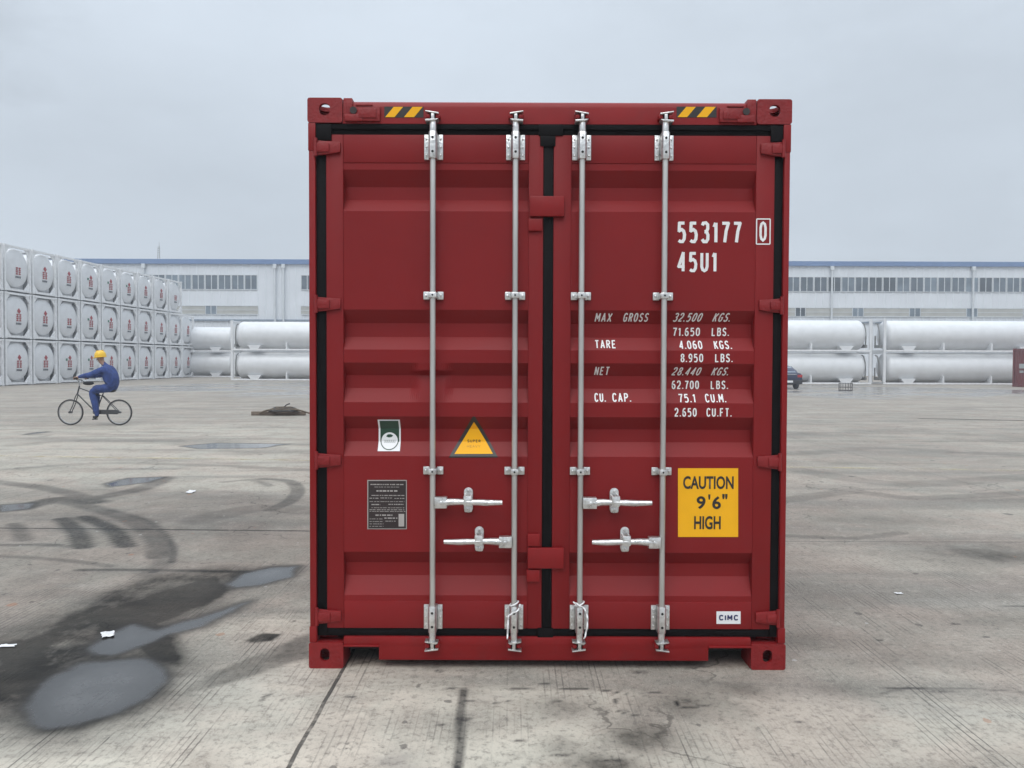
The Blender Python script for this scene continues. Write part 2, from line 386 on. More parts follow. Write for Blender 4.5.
track(arc([(262, 479), (288, 481), (298, 490), (290, 501), (270, 510)]), .11, .55, .4)
track(arc([(225, 482), (252, 480), (270, 486)]), .08, .4, .5)
track(arc([(0, 545), (40, 545), (80, 547)]), .05, .5, .6)
track(arc([(80, 570), (150, 570), (250, 572)]), .05, .7, .6)
track(arc([(0, 556), (60, 560), (110, 566)]), .06, .4, .6)
track(arc([(0, 446), (120, 440), (310, 452)]), .3, .25)
track(arc([(0, 470), (120, 463), (310, 470)]), .16, .25)
track(arc([(200, 520), (260, 508), (320, 512)]), .25, .25)
track([(463, 690), (461, 716), (456, 800)], .030, .75, .6)
track(arc([(790, 500), (850, 492), (920, 498), (1040, 492)]), .18, .3)
track(arc([(800, 470), (900, 484), (1040, 476)]), .3, .25)
track(arc([(790, 436), (900, 432), (1040, 438)]), .5, .25)
track(arc([(790, 455), (880, 449), (1040, 457)]), .25, .25)
track(arc([(790, 536), (850, 538), (900, 533)]), .08, .35)
track(arc([(510, 689), (545, 688), (600, 690), (625, 694)]), .008, .9, .6)
track(arc([(615, 700), (618, 711), (640, 716)]), .008, .8, .6)
track(arc([(676, 702), (682, 707), (700, 708)]), .008, .9, .6)
track(arc([(490, 704), (520, 700), (560, 701)]), .007, .7, .6)
track(arc([(880, 694), (905, 689), (955, 688), (1024, 692)]), .015, .5, .8)
track(arc([(256, 706), (262, 698), (270, 695)]), .006, .8, .6)
me = bpy.data.meshes.new('ground')
ny_, nx_ = X.shape
me.vertices.add(X.size); me.vertices.foreach_set('co', np.stack([X, Y, Z], -1).ravel().astype(np.float32))
idx = np.arange(X.size).reshape(ny_, nx_)
quads = np.stack([idx[:-1, :-1], idx[:-1, 1:], idx[1:, 1:], idx[1:, :-1]], -1).reshape(-1, 4)
me.loops.add(quads.size); me.loops.foreach_set('vertex_index', quads.ravel().astype(np.int32))
me.polygons.add(len(quads)); me.polygons.foreach_set('loop_start', np.arange(0, quads.size, 4, dtype=np.int32))
me.update(calc_edges=True)
for nm, arr in (('puddle', pud), ('wet', wet), ('tyre', tyre), ('film', film), ('dry', dry), ('oil', oil)):
    a = me.attributes.new(nm, 'FLOAT', 'POINT'); a.data.foreach_set('value', arr.ravel().astype(np.float32))
me.shade_smooth()
ground = bpy.data.objects.new('ground', me); COL.objects.link(ground); tag(ground, kind='structure')

(jx0, jy0), (jx1, jy1) = ground_at(0, 528), ground_at(310, 531)
JS = -(jy1 - jy0) / (jx1 - jx0); JY = jy0 + JS * jx0
def ground_material():
    m, N, L, b = node_mat('worn_concrete')
    def math_(op, a, c=None, clamp=False):
        n = N.new('ShaderNodeMath'); n.operation = op; n.use_clamp = clamp
        for i, v in enumerate((a, c)):
            if v is None: continue
            if isinstance(v, (int, float)): n.inputs[i].default_value = v
            else: L.new(v, n.inputs[i])
        return n.outputs[0]
    def rng(v, a, c, lo=0.0, hi=1.0, smooth=True):
        n = N.new('ShaderNodeMapRange'); n.interpolation_type = 'SMOOTHSTEP' if smooth else 'LINEAR'
        L.new(v, n.inputs[0])
        for i, k in enumerate((a, c, lo, hi)): n.inputs[i + 1].default_value = k
        return n.outputs[0]
    def mix(f, a, c, blend='MIX'):
        n = N.new('ShaderNodeMix'); n.data_type = 'RGBA'; n.blend_type = blend
        for i, v in ((0, f), (6, a), (7, c)):
            if isinstance(v, (int, float)): n.inputs[i].default_value = v if i == 0 else (v, v, v, 1)
            elif isinstance(v, tuple): n.inputs[i].default_value = (*v, 1)
            else: L.new(v, n.inputs[i])
        return n.outputs[2]
    geo = N.new('ShaderNodeNewGeometry'); pos = geo.outputs['Position']
    sp = N.new('ShaderNodeSeparateXYZ'); L.new(pos, sp.inputs[0]); px, py = sp.outputs[0], sp.outputs[1]
    def noise(scale, detail=5, rough=.55, stretch=(1, 1, 1), off=(0, 0, 0), dist=0.0):
        mp = N.new('ShaderNodeMapping'); mp.inputs['Scale'].default_value = stretch; mp.inputs['Location'].default_value = off
        L.new(pos, mp.inputs[0]); n = N.new('ShaderNodeTexNoise'); n.inputs['Scale'].default_value = scale
        n.inputs['Detail'].default_value = detail; n.inputs['Roughness'].default_value = rough; n.inputs['Distortion'].default_value = dist
        L.new(mp.outputs[0], n.inputs['Vector']); return n.outputs[0]
    def attr(nm):
        a = N.new('ShaderNodeAttribute'); a.attribute_name = nm; return a.outputs['Fac']
    big = noise(.35, 6, .6); mid = noise(1.6, 8, .62, off=(4, 2, 0)); fine = noise(26, 6, .65); grain = noise(160, 3, .6)
    streak = noise(.9, 6, .6, (.22, 1.3, 1), (7, 1, 0), .6)        # worn streaks across the yard, along traffic
    near_streak = noise(2.4, 6, .6, (.35, 1, 1), (1, 5, 0), .4)
    col = mix(rng(big, .35, .68), (.262, .232, .204), (.355, .318, .278))
    col = mix(math_('MULTIPLY', attr('dry'), rng(mid, .2, .55, .72, 1)), col, (.60, .560, .487))
    col = mix(rng(mid, .44, .68, 0, .5), col, (.215, .190, .168))
    col = mix(rng(streak, .44, .66, 0, .65), col, (.150, .140, .130))
    col = mix(rng(near_streak, .52, .74, 0, .4), col, (.37, .355, .33))
    blotch = noise(9, 7, .7, (1, .8, 1), (3, 6, 0), .3)
    col = mix(rng(blotch, .50, .70, 0, .42), col, (.135, .120, .106))
    col = mix(rng(blotch, .46, .30, 0, .30), col, (.52, .485, .43))
    col = mix(rng(fine, .50, .66, 0, .50), col, (.110, .099, .090))
    pit = noise(48, 5, .75, (1, .7, 1))
    col = mix(rng(pit, .52, .68, 0, .40), col, (.085, .078, .07))
    col = mix(rng(pit, .46, .32, 0, .30), col, (.58, .55, .50))
    col = mix(rng(grain, .42, .66, 0, .35), col, (.50, .47, .42))
    # hairline cracks
    vc = N.new('ShaderNodeTexVoronoi'); vc.feature = 'DISTANCE_TO_EDGE'; vc.inputs['Scale'].default_value = .55
    wv = N.new('ShaderNodeVectorMath'); wv.operation = 'ADD'; L.new(pos, wv.inputs[0])
    wc = N.new('ShaderNodeTexNoise'); wc.inputs['Scale'].default_value = 3; wc.inputs['Detail'].default_value = 6; L.new(pos, wc.inputs['Vector'])
    ws = N.new('ShaderNodeVectorMath'); ws.operation = 'SCALE'; L.new(wc.outputs['Color'], ws.inputs[0]); ws.inputs['Scale'].default_value = .5; L.new(ws.outputs[0], wv.inputs[1]); L.new(wv.outputs[0], vc.inputs['Vector'])
    crack = math_('MULTIPLY', rng(vc.outputs['Distance'], .001, .006, 1, 0), rng(noise(.7, 3, .5, (1, 1, 1), (11, 3, 0)), .52, .60))
    col = mix(math_('MULTIPLY', crack, .6), col, (.07, .063, .057))
    col = mix(1.0, col, (1.018, 1.0, .968), 'MULTIPLY')
    hue = noise(1.3, 4, .6, (1, 1, 1), (13, 2, 0), .5)
    col = mix(1.0, col, mix(rng(hue, .36, .64), (1.025, .992, .978), (.975, 1.0, .99)), 'MULTIPLY')
    # tined grooves running away from the camera
    gx_ = math_('ADD', px, math_('MULTIPLY', math_('SUBTRACT', noise(1.0, 2, .5, (5, .12, 1)), .5), .05))
    gs = math_('SINE', math_('MULTIPLY', gx_, 2 * math.pi / .030))
    gj = noise(1.0, 2, .6, (11, .10, 1), (3, 0, 0))
    groove = math_('MULTIPLY', rng(gs, .62, .96), rng(gj, .36, .60, .12, 1))
    patch = math_('MULTIPLY', rng(noise(1.1, 4, .55, (1, .45, 1), (2, 9, 0)), .40, .56), rng(py, 5.2, 1.0))
    gbreak = rng(noise(7, 5, .65, (1, .3, 1), (5, 5, 0)),   .42, .60, .04, 1)
    groove = math_('MULTIPLY', math_('MULTIPLY', groove, patch), gbreak)
    col = mix(math_('MULTIPLY', groove, .68), col, (.085, .078, .072))
    # damp, tyre marks, oil
    wobble = math_('MULTIPLY', math_('SUBTRACT', noise(3.4, 8, .68, (1.3, .8, 1), (0, 0, 0), .15), .5), 2.1)
    wet_f = math_('MULTIPLY', math_('ADD', attr('wet'), math_('MULTIPLY', wobble, attr('wet'))), 1.08, True)
    tb = rng(noise(3.2, 6, .65, (1, 1, 1), (8, 8, 0)), .28, .58, .62, 1)
    tyre_f = math_('MULTIPLY', attr('tyre'), math_('MULTIPLY', tb, rng(fine, .36, .60, 1, .72)))
    col = mix(math_('MULTIPLY', tyre_f, 1.3, True), col, (.040, .039, .037))
    wet_f = math_('MULTIPLY', wet_f, rng(math_('ADD', math_('MULTIPLY', mid, .6), math_('MULTIPLY', near_streak, .4)), .36, .60, 1.0, .84))
    col = mix(math_('MULTIPLY', wet_f, .97), col, (.012, .0118, .011))
    oil_f = math_('MULTIPLY', attr('oil'), rng(noise(30, 4, .7), .36, .56, .35, 1))
    col = mix(math_('MULTIPLY', oil_f, .82), col, (.030, .027, .028))
    # joints between the slabs
    def line(v, at, w, lo=None):
        d = math_('ABSOLUTE', math_('SUBTRACT', v, at)); return rng(d, w * .55, w, 1, 0)
    jw = math_('MULTIPLY', math_('SUBTRACT', noise(3, 3), .5), .02)
    pxw, pyw = math_('ADD', px, jw), math_('ADD', py, jw)
    j1 = line(pxw, -1.043, .011)
    left = rng(px, -1.06, -1.04, 1, 0)
    j2 = math_('MULTIPLY', line(math_('ADD', pyw, math_('MULTIPLY', px, JS)), JY, .026), left)
    j3 = math_('MULTIPLY', line(pyw, 2.93, .014), rng(px, 1.0, 1.3, 0, .55))
    j4 = math_('MULTIPLY', line(pyw, 12.2, .03), .7); j5 = math_('MULTIPLY', line(pyw, 20.0, .04), .6)
    jx = line(pxw, -6.0, .02); jx2 = line(pxw, 5.9, .02)
    joint = j1
    for q in (j2, j3, j4, j5, math_('MULTIPLY', jx, .25), math_('MULTIPLY', jx2, .25)): joint = math_('MAXIMUM', joint, q)
    joint = math_('MULTIPLY', joint, rng(noise(9, 3), .3, .5, .55, 1))
    col = mix(math_('MULTIPLY', joint, .85), col, (.035, .033, .031))
    # dark specks and rust coloured specks
    def specks(scale, thr, off, keep):
        mp = N.new('ShaderNodeMapping'); mp.inputs['Location'].default_value = off; mp.inputs['Scale'].default_value = (1, .75, 1); L.new(pos, mp.inputs[0])
        v = N.new('ShaderNodeTexVoronoi'); v.inputs['Scale'].default_value = scale; L.new(mp.outputs[0], v.inputs['Vector'])
        s2 = N.new('ShaderNodeSeparateColor'); L.new(v.outputs['Color'], s2.inputs[0])
        d = math_('ADD', v.outputs['Distance'], math_('MULTIPLY', math_('SUBTRACT', noise(scale * 5, 3), .5), thr * 1.6))
        r = math_('MULTIPLY', s2.outputs[0], thr)
        return math_('MULTIPLY', rng(math_('SUBTRACT', d, r), 0, .04, 1, 0), math_('GREATER_THAN', s2.outputs[1], keep))
    col = mix(math_('MULTIPLY', specks(2.3, .085, (1, 2, 0), .50), .62), col, (.05, .046, .045))
    col = mix(math_('MULTIPLY', specks(7, .14, (5, 3, 0), .62), .6), col, (.07, .063, .06))
    col = mix(math_('MULTIPLY', specks(5, .13, (9, 4, 0), .86), .45), col, (.32, .13, .06))
    col = mix(math_('MULTIPLY', specks(9, .10, (2, 7, 0), .85), .5), col, (.52, .51, .49))
    # standing water
    edge = math_('ADD', attr('puddle'), math_('MULTIPLY', math_('SUBTRACT', noise(4, 7, .62), .5), .10))
    pud_f = rng(edge, -.06, .025, 1, 0); rim = rng(edge, -.02, .10, 1, 0)
    col = mix(math_('MULTIPLY', rim, .72), col, (.040, .038, .036))
    bed = mix(rng(mid, .3, .7), (.050, .049, .048), (.100, .098, .096))
    bed = mix(math_('MULTIPLY', groove, .6), bed, (.03, .03, .03))
    bed = mix(rng(fine, .5, .68, 0, .5), bed, (.035, .034, .033))
    bed = mix(rng(edge, -.20, -.03, 0, .75), bed, (.026, .025, .024))
    col = mix(math_('MULTIPLY', pud_f, .92), col, bed)
    fl = rng(math_('MULTIPLY', attr('film'), rng(noise(.5, 5, .6, (.5, 1, 1), (1, 1, 0)), .36, .56)), .12, .55)
    col = mix(math_('MULTIPLY', fl, .55), col, (.15, .15, .155))
    L.new(col, b.inputs['Base Color'])
    rough = rng(mid, .3, .7, .72, .90)
    rough = math_('SUBTRACT', rough, math_('MULTIPLY', wet_f, .10))
    rough = math_('SUBTRACT', rough, math_('MULTIPLY', fl, .62))
    rmix = N.new('ShaderNodeMix'); L.new(pud_f, rmix.inputs[0]); L.new(rough, rmix.inputs[2]); rmix.inputs[3].default_value = .07
    L.new(rmix.outputs[0], b.inputs['Roughness'])
    spm = math_('SUBTRACT', math_('ADD', .24, math_('MULTIPLY', math_('MAXIMUM', pud_f, fl), .26)), math_('MULTIPLY', math_('MULTIPLY', wet_f, .16), math_('SUBTRACT', 1.0, pud_f)))
    L.new(spm, b.inputs['Specular IOR Level'])
    h = math_('ADD', math_('MULTIPLY', fine, .0030), math_('MULTIPLY', pit, .0022))
    h = math_('SUBTRACT', h, math_('MULTIPLY', groove, .003)); h = math_('SUBTRACT', h, math_('MULTIPLY', joint, .008))
    h = math_('MULTIPLY', h, rng(math_('MAXIMUM', pud_f, fl), 0, 1, 1, .03))
    bp = N.new('ShaderNodeBump'); bp.inputs['Strength'].default_value = .8; bp.inputs['Distance'].default_value = 1.0
    L.new(h, bp.inputs['Height']); L.new(bp.outputs[0], b.inputs['Normal'])
    return m
me.materials.append(ground_material())

# worn yellow line across the yard and the slot drain further back
def worn_paint(name, col, keep, rough=.6):
    m, N, L, b = node_mat(name)
    g = N.new('ShaderNodeNewGeometry'); n = N.new('ShaderNodeTexNoise'); n.inputs['Scale'].default_value = 2.2; n.inputs['Detail'].default_value = 9; n.inputs['Roughness'].default_value = .7
    L.new(g.outputs['Position'], n.inputs['Vector']); mr = N.new('ShaderNodeMapRange'); L.new(n.outputs[0], mr.inputs[0])
    mr.inputs[1].default_value = keep; mr.inputs[2].default_value = keep + .18; mr.inputs[4].default_value = .62
    L.new(mr.outputs[0], b.inputs['Alpha']); b.inputs['Base Color'].default_value = (*col, 1); b.inputs['Roughness'].default_value = rough
    return m
(xa, ya), (xb, yb) = ground_at(0, 456), ground_at(1024, 470.5)
dxy = Vector((xb - xa, yb - ya)).normalized()
s = MB(); n = 60
P0, P1 = Vector((xa, ya)) - dxy * 30, Vector((xb, yb)) + dxy * 30
nn = Vector((-dxy.y, dxy.x)) * .065
rows = []
for i in range(n + 1):
    p = P0.lerp(P1, i / n); rows.append((p - nn, p + nn))
vs, fs = [], []
for a, c in rows: vs += [(a.x, a.y, zg(a.y) + .004), (c.x, c.y, zg(c.y) + .004)]
for i in range(n): fs.append((2 * i, 2 * i + 2, 2 * i + 3, 2 * i + 1))
o = s.add(vs, fs).build('road_marking', worn_paint('worn_yellow_paint', (.58, .50, .30), .44)); tag(o, kind='structure')
s = MB()
(xa, ya), (xb, yb) = ground_at(918, 418.6), ground_at(1024, 420.5)
d = Vector((xb - xa, yb - ya)).normalized(); xb += d.x * 14; yb += d.y * 14
w = .24
s.add([(xa, ya - .05, zg(ya) + .004), (xb, yb - w, zg(yb) + .004), (xb, yb + w, zg(yb) + .004), (xa, ya + .05, zg(ya) + .004)], [(0, 1, 2, 3)])
o = s.build('road_drain', mat('dark_drain', (.018, .018, .018), .9, spec=.1)); tag(o, kind='structure')

# ------------------------------------------------------------------ factory hall
FY = 92 - CAM_D
fz = zg(FY)
hall = tag(empty('factory_building', (0, FY, fz)), 'long white clad factory hall with a blue roof edge and rows of grey windows', 'building')
s = MB(); W0, W1, ROOF = -120, 125, 13.84 - fz
s.box(W0, W1, .12, 60, -.3, ROOF - .4)
s.build('wall', M['clad'], hall)
def clad_profile():
    s = MB(); n = int((W1 - W0) / .9); vs, fs = [], []
    for i in range(n + 1):
        x = W0 + i * .9
        for q, (dx, dy) in enumerate(((0, .06), (.62, .06), (.68, .02), (.82, .02))):
            if x + dx <= W1: vs += [(x + dx, dy, -.3), (x + dx, dy, ROOF - .45)]
    m = len(vs) // 2
    for i in range(m - 1): fs.append((2 * i, 2 * i + 2, 2 * i + 3, 2 * i + 1))
    return s.add(vs, fs)
clad_profile().build('cladding', M['clad'], hall)
s = MB(); s.box(W0 - .3, W1 + .3, -.25, .11, ROOF - .55, ROOF); s.build('fascia', M['fascia'], hall)
s = MB(); s.prism([(-.2, 0), (30, 1.4), (60.2, 0)], W0, W1)   # shallow ridge roof, turned so that the ridge runs along the hall
rf = s.build('roof', M['roofing'], hall)
for v in rf.data.vertices: v.co = (v.co.y, v.co.x, v.co.z + ROOF - .02)
s = MB(); s.box(W0, W1, -.16, .018, 6.62 - fz, 6.80 - fz); s.build('ledge', M['ledge'], hall)
def fx(px, py=300): return front(px, py, FY)[0]
def make_window(x0, x1, z0, z1, light, glass='glass'):
    s = MB(); t = .07
    s.box(x0, x1, -.05, .0, z0, z0 + t); s.box(x0, x1, -.05, .0, z1 - t, z1)
    s.box(x0, x0 + t, -.05, .0, z0 + t, z1 - t); s.box(x1 - t, x1, -.05, .0, z0 + t, z1 - t)
    for k in range(1, light):
        xm = x0 + (x1 - x0) * k / light; s.box(xm - .04, xm + .04, -.05, .0, z0 + t, z1 - t)
    f = s.build('window', M['frame_w'], hall)
    g = MB(); g.box(x0 + t, x1 - t, -.012, .012, z0 + t, z1 - t); g.build('pane', M[glass], f)
    return f
UZ0, UZ1, LZ0, LZ1 = 10.28 - fz, 12.05 - fz, 7.35 - fz, 8.45 - fz
def strip(pa, pb, step=1.613):
    xa, xb = fx(pa), fx(pb); k = max(1, round((xb - xa) / step)); w = (xb - xa) / k
    for i in range(k): make_window(xa + i * w, xa + (i + 1) * w - .06, UZ0, UZ1, 2)
strip(100, 258); strip(301, 420); strip(690, 1075)
def low_strip(pa, pb, opens):
    xs = fx(pa); xe = fx(pb)
    cuts = sorted((fx(a), fx(c)) for a, c in opens if a > pa and c < pb); x = xs
    for a, c in cuts + [(xe, xe)]:
        if a - x > .3:
            s = MB(); s.box(x, a, -.03, .015, LZ0, LZ1)
            o = s.build('translucent_panel', M['beige'], hall)
            t = MB(); t.box(x, a, -.07, -.032, LZ1 - .1, LZ1); t.box(x, a, -.07, -.032, LZ0, LZ0 + .1); t.box(x, a, -.06, -.031, (LZ0 + LZ1) / 2 - .03, (LZ0 + LZ1) / 2 + .03)
            t.build('rail', M['frame_w'], o)
        if c > a: make_window(a + .03, c - .03, LZ0, LZ1, 2)
        x = c
low_strip(100, 258, [(148, 160), (205, 217)])
low_strip(301, 420, [(340, 352), (397, 409)])
low_strip(690, 1075, [(738, 749), (795, 806), (852, 864), (909, 921), (966, 978), (1023, 1034)])
for px in (275.5, 284, 831, 972, 144.5, 1100):
    s = MB(); x = fx(px); s.cyl((x, -.22, 0), (x, -.22, ROOF - .56), .11, n=10); s.box(x - .2, x + .2, -.36, -.06, ROOF - 1.05, ROOF - .56)
    s.build('downpipe', M['frame_w'], hall)
x = fx(155); s = MB()
for a, c in ((-.14, -.14), (.14, -.14), (0, .14)): s.cyl((x + a, 1.2 + c, ROOF - .2), (x + a * .6, 1.2 + c * .6, ROOF + 1.65), .03, n=6)
for k in range(6): s.box(x - .14, x + .14, 1.05, 1.09, ROOF + .1 + k * .26, ROOF + .14 + k * .26)
s.cyl((x, 1.2, ROOF + 1.6), (x, 1.2, ROOF + 2.2), .02, n=6)
s.build('mast', M['pipe'], hall)

# ------------------------------------------------------------------ the red container
YD = .012                      # outer face of the doors
PANEL = [(2.541, 2.463, 2.398, 2.333), (1.835, 1.769, 1.698, 1.632), (1.566, 1.501, 1.435, 1.364), (1.292, 1.226, 1.160, 1.089), (.598, .532, .465, .375)]
DEPTH = .047
def lin(z, z1, d1, z0, d0): return d0 + (d1 - d0) * (z - z0) / (z1 - z0)
def depth_at(x, z):
    for i, (a, b_, c, d) in enumerate(PANEL):
        if d < z < a:
            if i == 2 and -.715 < x < -.475:      # pressed-out pocket behind the outer bar of the left door
                t = min(1, (x + .715) / .07, (-.475 - x) / .07); t = t * t * (3 - 2 * t)
                base = lin(z, a, 0, b_, DEPTH) if z > b_ else DEPTH if z > c else lin(z, c, DEPTH, d, 0)
                alt = lin(z, a, 0, 1.530, .003) if z > 1.530 else .003 + .036 * (lambda k: k * k * (3 - 2 * k))((1.530 - z) / .030) if z > 1.500 else lin(z, 1.500, .039, d, 0)
                return base * (1 - t) + alt * t
            return lin(z, a, 0, b_, DEPTH) if z > b_ else DEPTH if z > c else lin(z, c, DEPTH, d, 0)
    return 0.0
DOORS = {'l': (-1.128, -.030, -1.042, -.104), 'r': (.022, 1.139, .112, 1.046)}
def surf_y(x, z):
    for x0, x1, p0, p1 in DOORS.values():
        if p0 <= x <= p1 and .36 < z < 2.56: return YD + .004 + depth_at(x, z)
    return YD
box = tag(empty('shipping_container', (0, 0, 0)), 'tall dark red shipping container with closed double doors and four galvanised locking bars', 'shipping container')

def casting(sx, z0, z1, y0, y1, hole_c, hw, hh, hr, top_hole):
    """hollow corner fitting with apertures in the end, the side and the top or bottom"""
    s = MB(); xo, xi = sx * 1.219, sx * 1.043; t = .022
    xa, xb = min(xo, xi), max(xo, xi); xm, hwx, zm, hhz = (xa + xb) / 2, (xb - xa) / 2, (z0 + z1) / 2, (z1 - z0) / 2
    fy, by = (y0, y1) if y0 < 1 else (y1, y0); dy = t if y0 < 1 else -t
    s.ring(rrect(xm, zm, hwx, hhz, .012), rrect(hole_c[0], hole_c[1], hw, hh, hr), lambda a, c, k: (a, fy + dy * k, c))
    ym, hy = (y0 + y1) / 2, (y1 - y0) / 2
    s.ring(rrect(ym, zm, hy - t - .001, hhz, .01), rrect(ym, zm, .045, hh, .03), lambda a, c, k: (xo - sx * t * k, a, c))
    s.box(min(xi, xi + sx * t), max(xi, xi + sx * t), y0 + t + .001, y1 - t - .001, z0 + .001, z1 - .001)
    zz = z1 if top_hole > 0 else z0; zo = z0 if top_hole > 0 else z1
    s.ring(rrect(xm, ym, hwx - t - .001, hy - t - .001, .01), rrect(xm + sx * .005, ym, .045, .058, .03), lambda a, c, k: (a, c, zz - top_hole * (t * k + .001)))
    s.box(xa + t + .001, xb - t - .001, y0 + t + .001, y1 - t - .001, min(zo, zo + top_hole * t) + .001, max(zo, zo + top_hole * t) - .001)
    s.box(xa + .001, xb - .001, min(by, by - dy), max(by, by - dy), z0 + .001, z1 - .001)
    return s
for sx in (-1, 1):
    hx = front(324.5 if sx < 0 else 775, 110)
    casting(sx, 2.772, 2.896, 0, .178, (hx[0], 2.838), .028, .030, .026, 1).build('corner_casting', M['red_weld'], box, smooth=True)
    hx = front(324.8 if sx < 0 else 767.5, 654.3)
    casting(sx, 0, .134, 0, .178, (hx[0], .070), .024, .034, .024, -1).build('corner_casting', M['red_weld'], box, smooth=True)
    for z0, z1, th in ((2.772, 2.896, 1), (0, .134, -1)):
        casting(sx, z0, z1, 12.014, 12.192, (sx * 1.13, (z0 + z1) / 2), .026, .032, .024, th).build('corner_casting', M['red_weld'], box, smooth=True)
    s = MB()
    xa, xb = sorted((sx * 1.214, sx * (1.181 if sx < 0 else 1.185))); s.box(xa, xb, .004, .16, .1345, 2.7715)
    xa, xb = sorted((sx * 1.212, sx * 1.09)); s.box(xa, xb, .075, .1601, .1345, 2.7715)
    s.build('corner_post', M['red_frame'], box, bevel=.004)
    s = MB(); xa, xb = sorted((sx * 1.2165, sx * 1.179))
    s.box(xa, xb, .001, .1, 2.632, 2.7712); s.build('post_sleeve', M['red_frame'], box, bevel=.003)
    s = MB(); s.box(xa, xb, .001, .1, .1348, .215); s.build('post_sleeve', M['red_frame'], box, bevel=.003)
    s = MB(); xa, xb = sorted((sx * 1.212, sx * 1.06)); s.box(xa, xb, 12.05, 12.188, .1345, 2.7715); s.build('corner_post', M['red_frame'], box, bevel=.006)
# header with the rolled top edge, sill with the two jacking notches
s = MB()
prof = [(.006, 2.769), (.006, 2.850), (.010, 2.870), (.022, 2.882), (.17, 2.884), (.17, 2.769)]
vs = [(x, y, z) for x in (-1.042, 1.042) for y, z in prof]; k = len(prof)
s.add(vs, [tuple(range(k)), tuple(range(2 * k - 1, k - 1, -1))] + [(i, (i + 1) % k, (i + 1) % k + k, i + k) for i in range(k)])
s.build('door_header', M['red_frame'], box, smooth=True, angle=50)
for sx in (-1, 1):
    s = MB()
    def bx(a, b_, y0, y1, z0, z1):
        xa, xb = sorted((sx * a, sx * b_)); s.box(xa, xb, y0, y1, z0, z1)
    bx(1.036, .992, -.006, .05, 2.800, 2.893); bx(1.03, .94, -.014, .004, 2.776, 2.812)
    bx(.975, .852, -.010, .004, 2.778, 2.850); bx(.96, .87, -.016, -.0102, 2.792, 2.838); bx(.975, .89, -.013, .0045, 2.852, 2.862)
    s.build('roof_lock_bracket', M['red_weld'], box, bevel=.004)
    s = MB(); s.cyl((sx * 1.005, -.012, 2.79), (sx * 1.005, .0, 2.79), .008, n=10); s.cyl((sx * .985, -.014, 2.830), (sx * .985, -.002, 2.830), .018, n=12)
    s.build('bracket_pin', M['dark_in'], box, smooth=True)
s = MB(); nl0, nl1, nr0, nr1 = -1.040, -.862, .826, 1.036
s.prism([(-1.0425, .162), (-1.0425, .112), (nl1 - .006, .112), (nl1, .106), (nl1, .043), (nr0, .043), (nr0, .106), (nr0 + .006, .112), (1.0425, .112), (1.0425, .162)], .006, .14)
s.build('door_sill', M['red_frame'], box, bevel=.003)
for a, b_ in ((-1.042, nl1), (nr0, 1.042)):
    s = MB(); s.box(a, b_, -.004, .03, .1125, .121); s.build('sill_lip', M['red_frame'], box, bevel=.002)
s = MB(); s.box(-1.04, 1.04, .141, .16, .05, .17); s.box(-1.18, 1.18, .16, 12.1, .14, .17); s.build('floor_frame', M['dark_in'], box)
for i in range(2): pass
# black door seals
s = MB(); yg0, yg1 = .020, .074
s.box(-1.1805, -1.1285, yg0, yg1, .163, 2.766); s.box(1.1395, 1.1845, yg0, yg1, .163, 2.766)
s.box(-1.128, 1.139, yg0 + .002, yg1, 2.7185, 2.7685); s.box(-1.128, 1.139, yg0 + .002, yg1, .1625, .2025)
s.box(-.0295, .0215, yg0 - .003, yg1, .2027, 2.7183); s.box(-.055, .068, yg0 - .014, yg0 - .0035, 2.712, 2.772); s.box(-.047, .03, YD - .006, YD - .0005, 2.66, 2.712)
s.box(-1.178, -1.10, .005, .02, 2.645 + .04, 2.768); s.box(1.115, 1.178, .005, .02, 2.685, 2.768)
s.box(-1.178, 1.178, .008, .0215, 2.742, 2.7687); s.box(-.050, .03, YD - .005, YD + .003, .160, .21)
s.build('door_seal', M['rubber'], box, bevel=.003)

# corrugated box behind the doors
def corrugated(p0, p1, z0, z1, depth, out, pitch=.278):
    """trapezoid sheet from p0 to p1 (x, y), pushed towards out"""
    s = MB(); a, b_ = Vector(p0), Vector(p1); L_ = (b_ - a).length; d = (b_ - a) / L_; o_ = Vector(out); pts = []; t = 0
    while t < L_:
        for q, h in ((0, 0), (.072, 0), (.14, 1), (.21, 1)):
            if t + q <= L_: pts.append(a + d * (t + q) + o_ * (depth * h))
        t += pitch
    pts.append(b_); vs = []
    for p in pts: vs += [(p.x, p.y, z0), (p.x, p.y, z1)]
    return s.add(vs, [(2 * i, 2 * i + 2, 2 * i + 3, 2 * i + 1) for i in range(len(pts) - 1)])
for sx in (-1, 1):
    corrugated((sx * 1.17, .16), (sx * 1.17, 12.05), .155, 2.81, .036, (sx, 0)).build('side_wall', M['red'], box)
    s = MB(); xa, xb = sorted((sx * 1.212, sx * 1.15)); s.box(xa, xb, .179, 12.013, 2.80, 2.868); s.box(xa, xb, .179, 12.013, .02, .16)
    s.build('side_rail', M['red_frame'], box, bevel=.005)
corrugated((-1.06, 12.10), (1.06, 12.10), .15, 2.82, .036, (0, 1)).build('end_wall', M['red'], box)
s = MB(); s.box(-1.06, 1.06, 12.06, 12.18, 2.80, 2.87); s.box(-1.06, 1.06, 12.06, 12.18, .02, .16); s.build('end_rail', M['red_frame'], box, bevel=.004)
s = MB(); s.box(-1.149, 1.149, .171, 12.05, 2.84, 2.866); s.build('roof', M['red'], box)

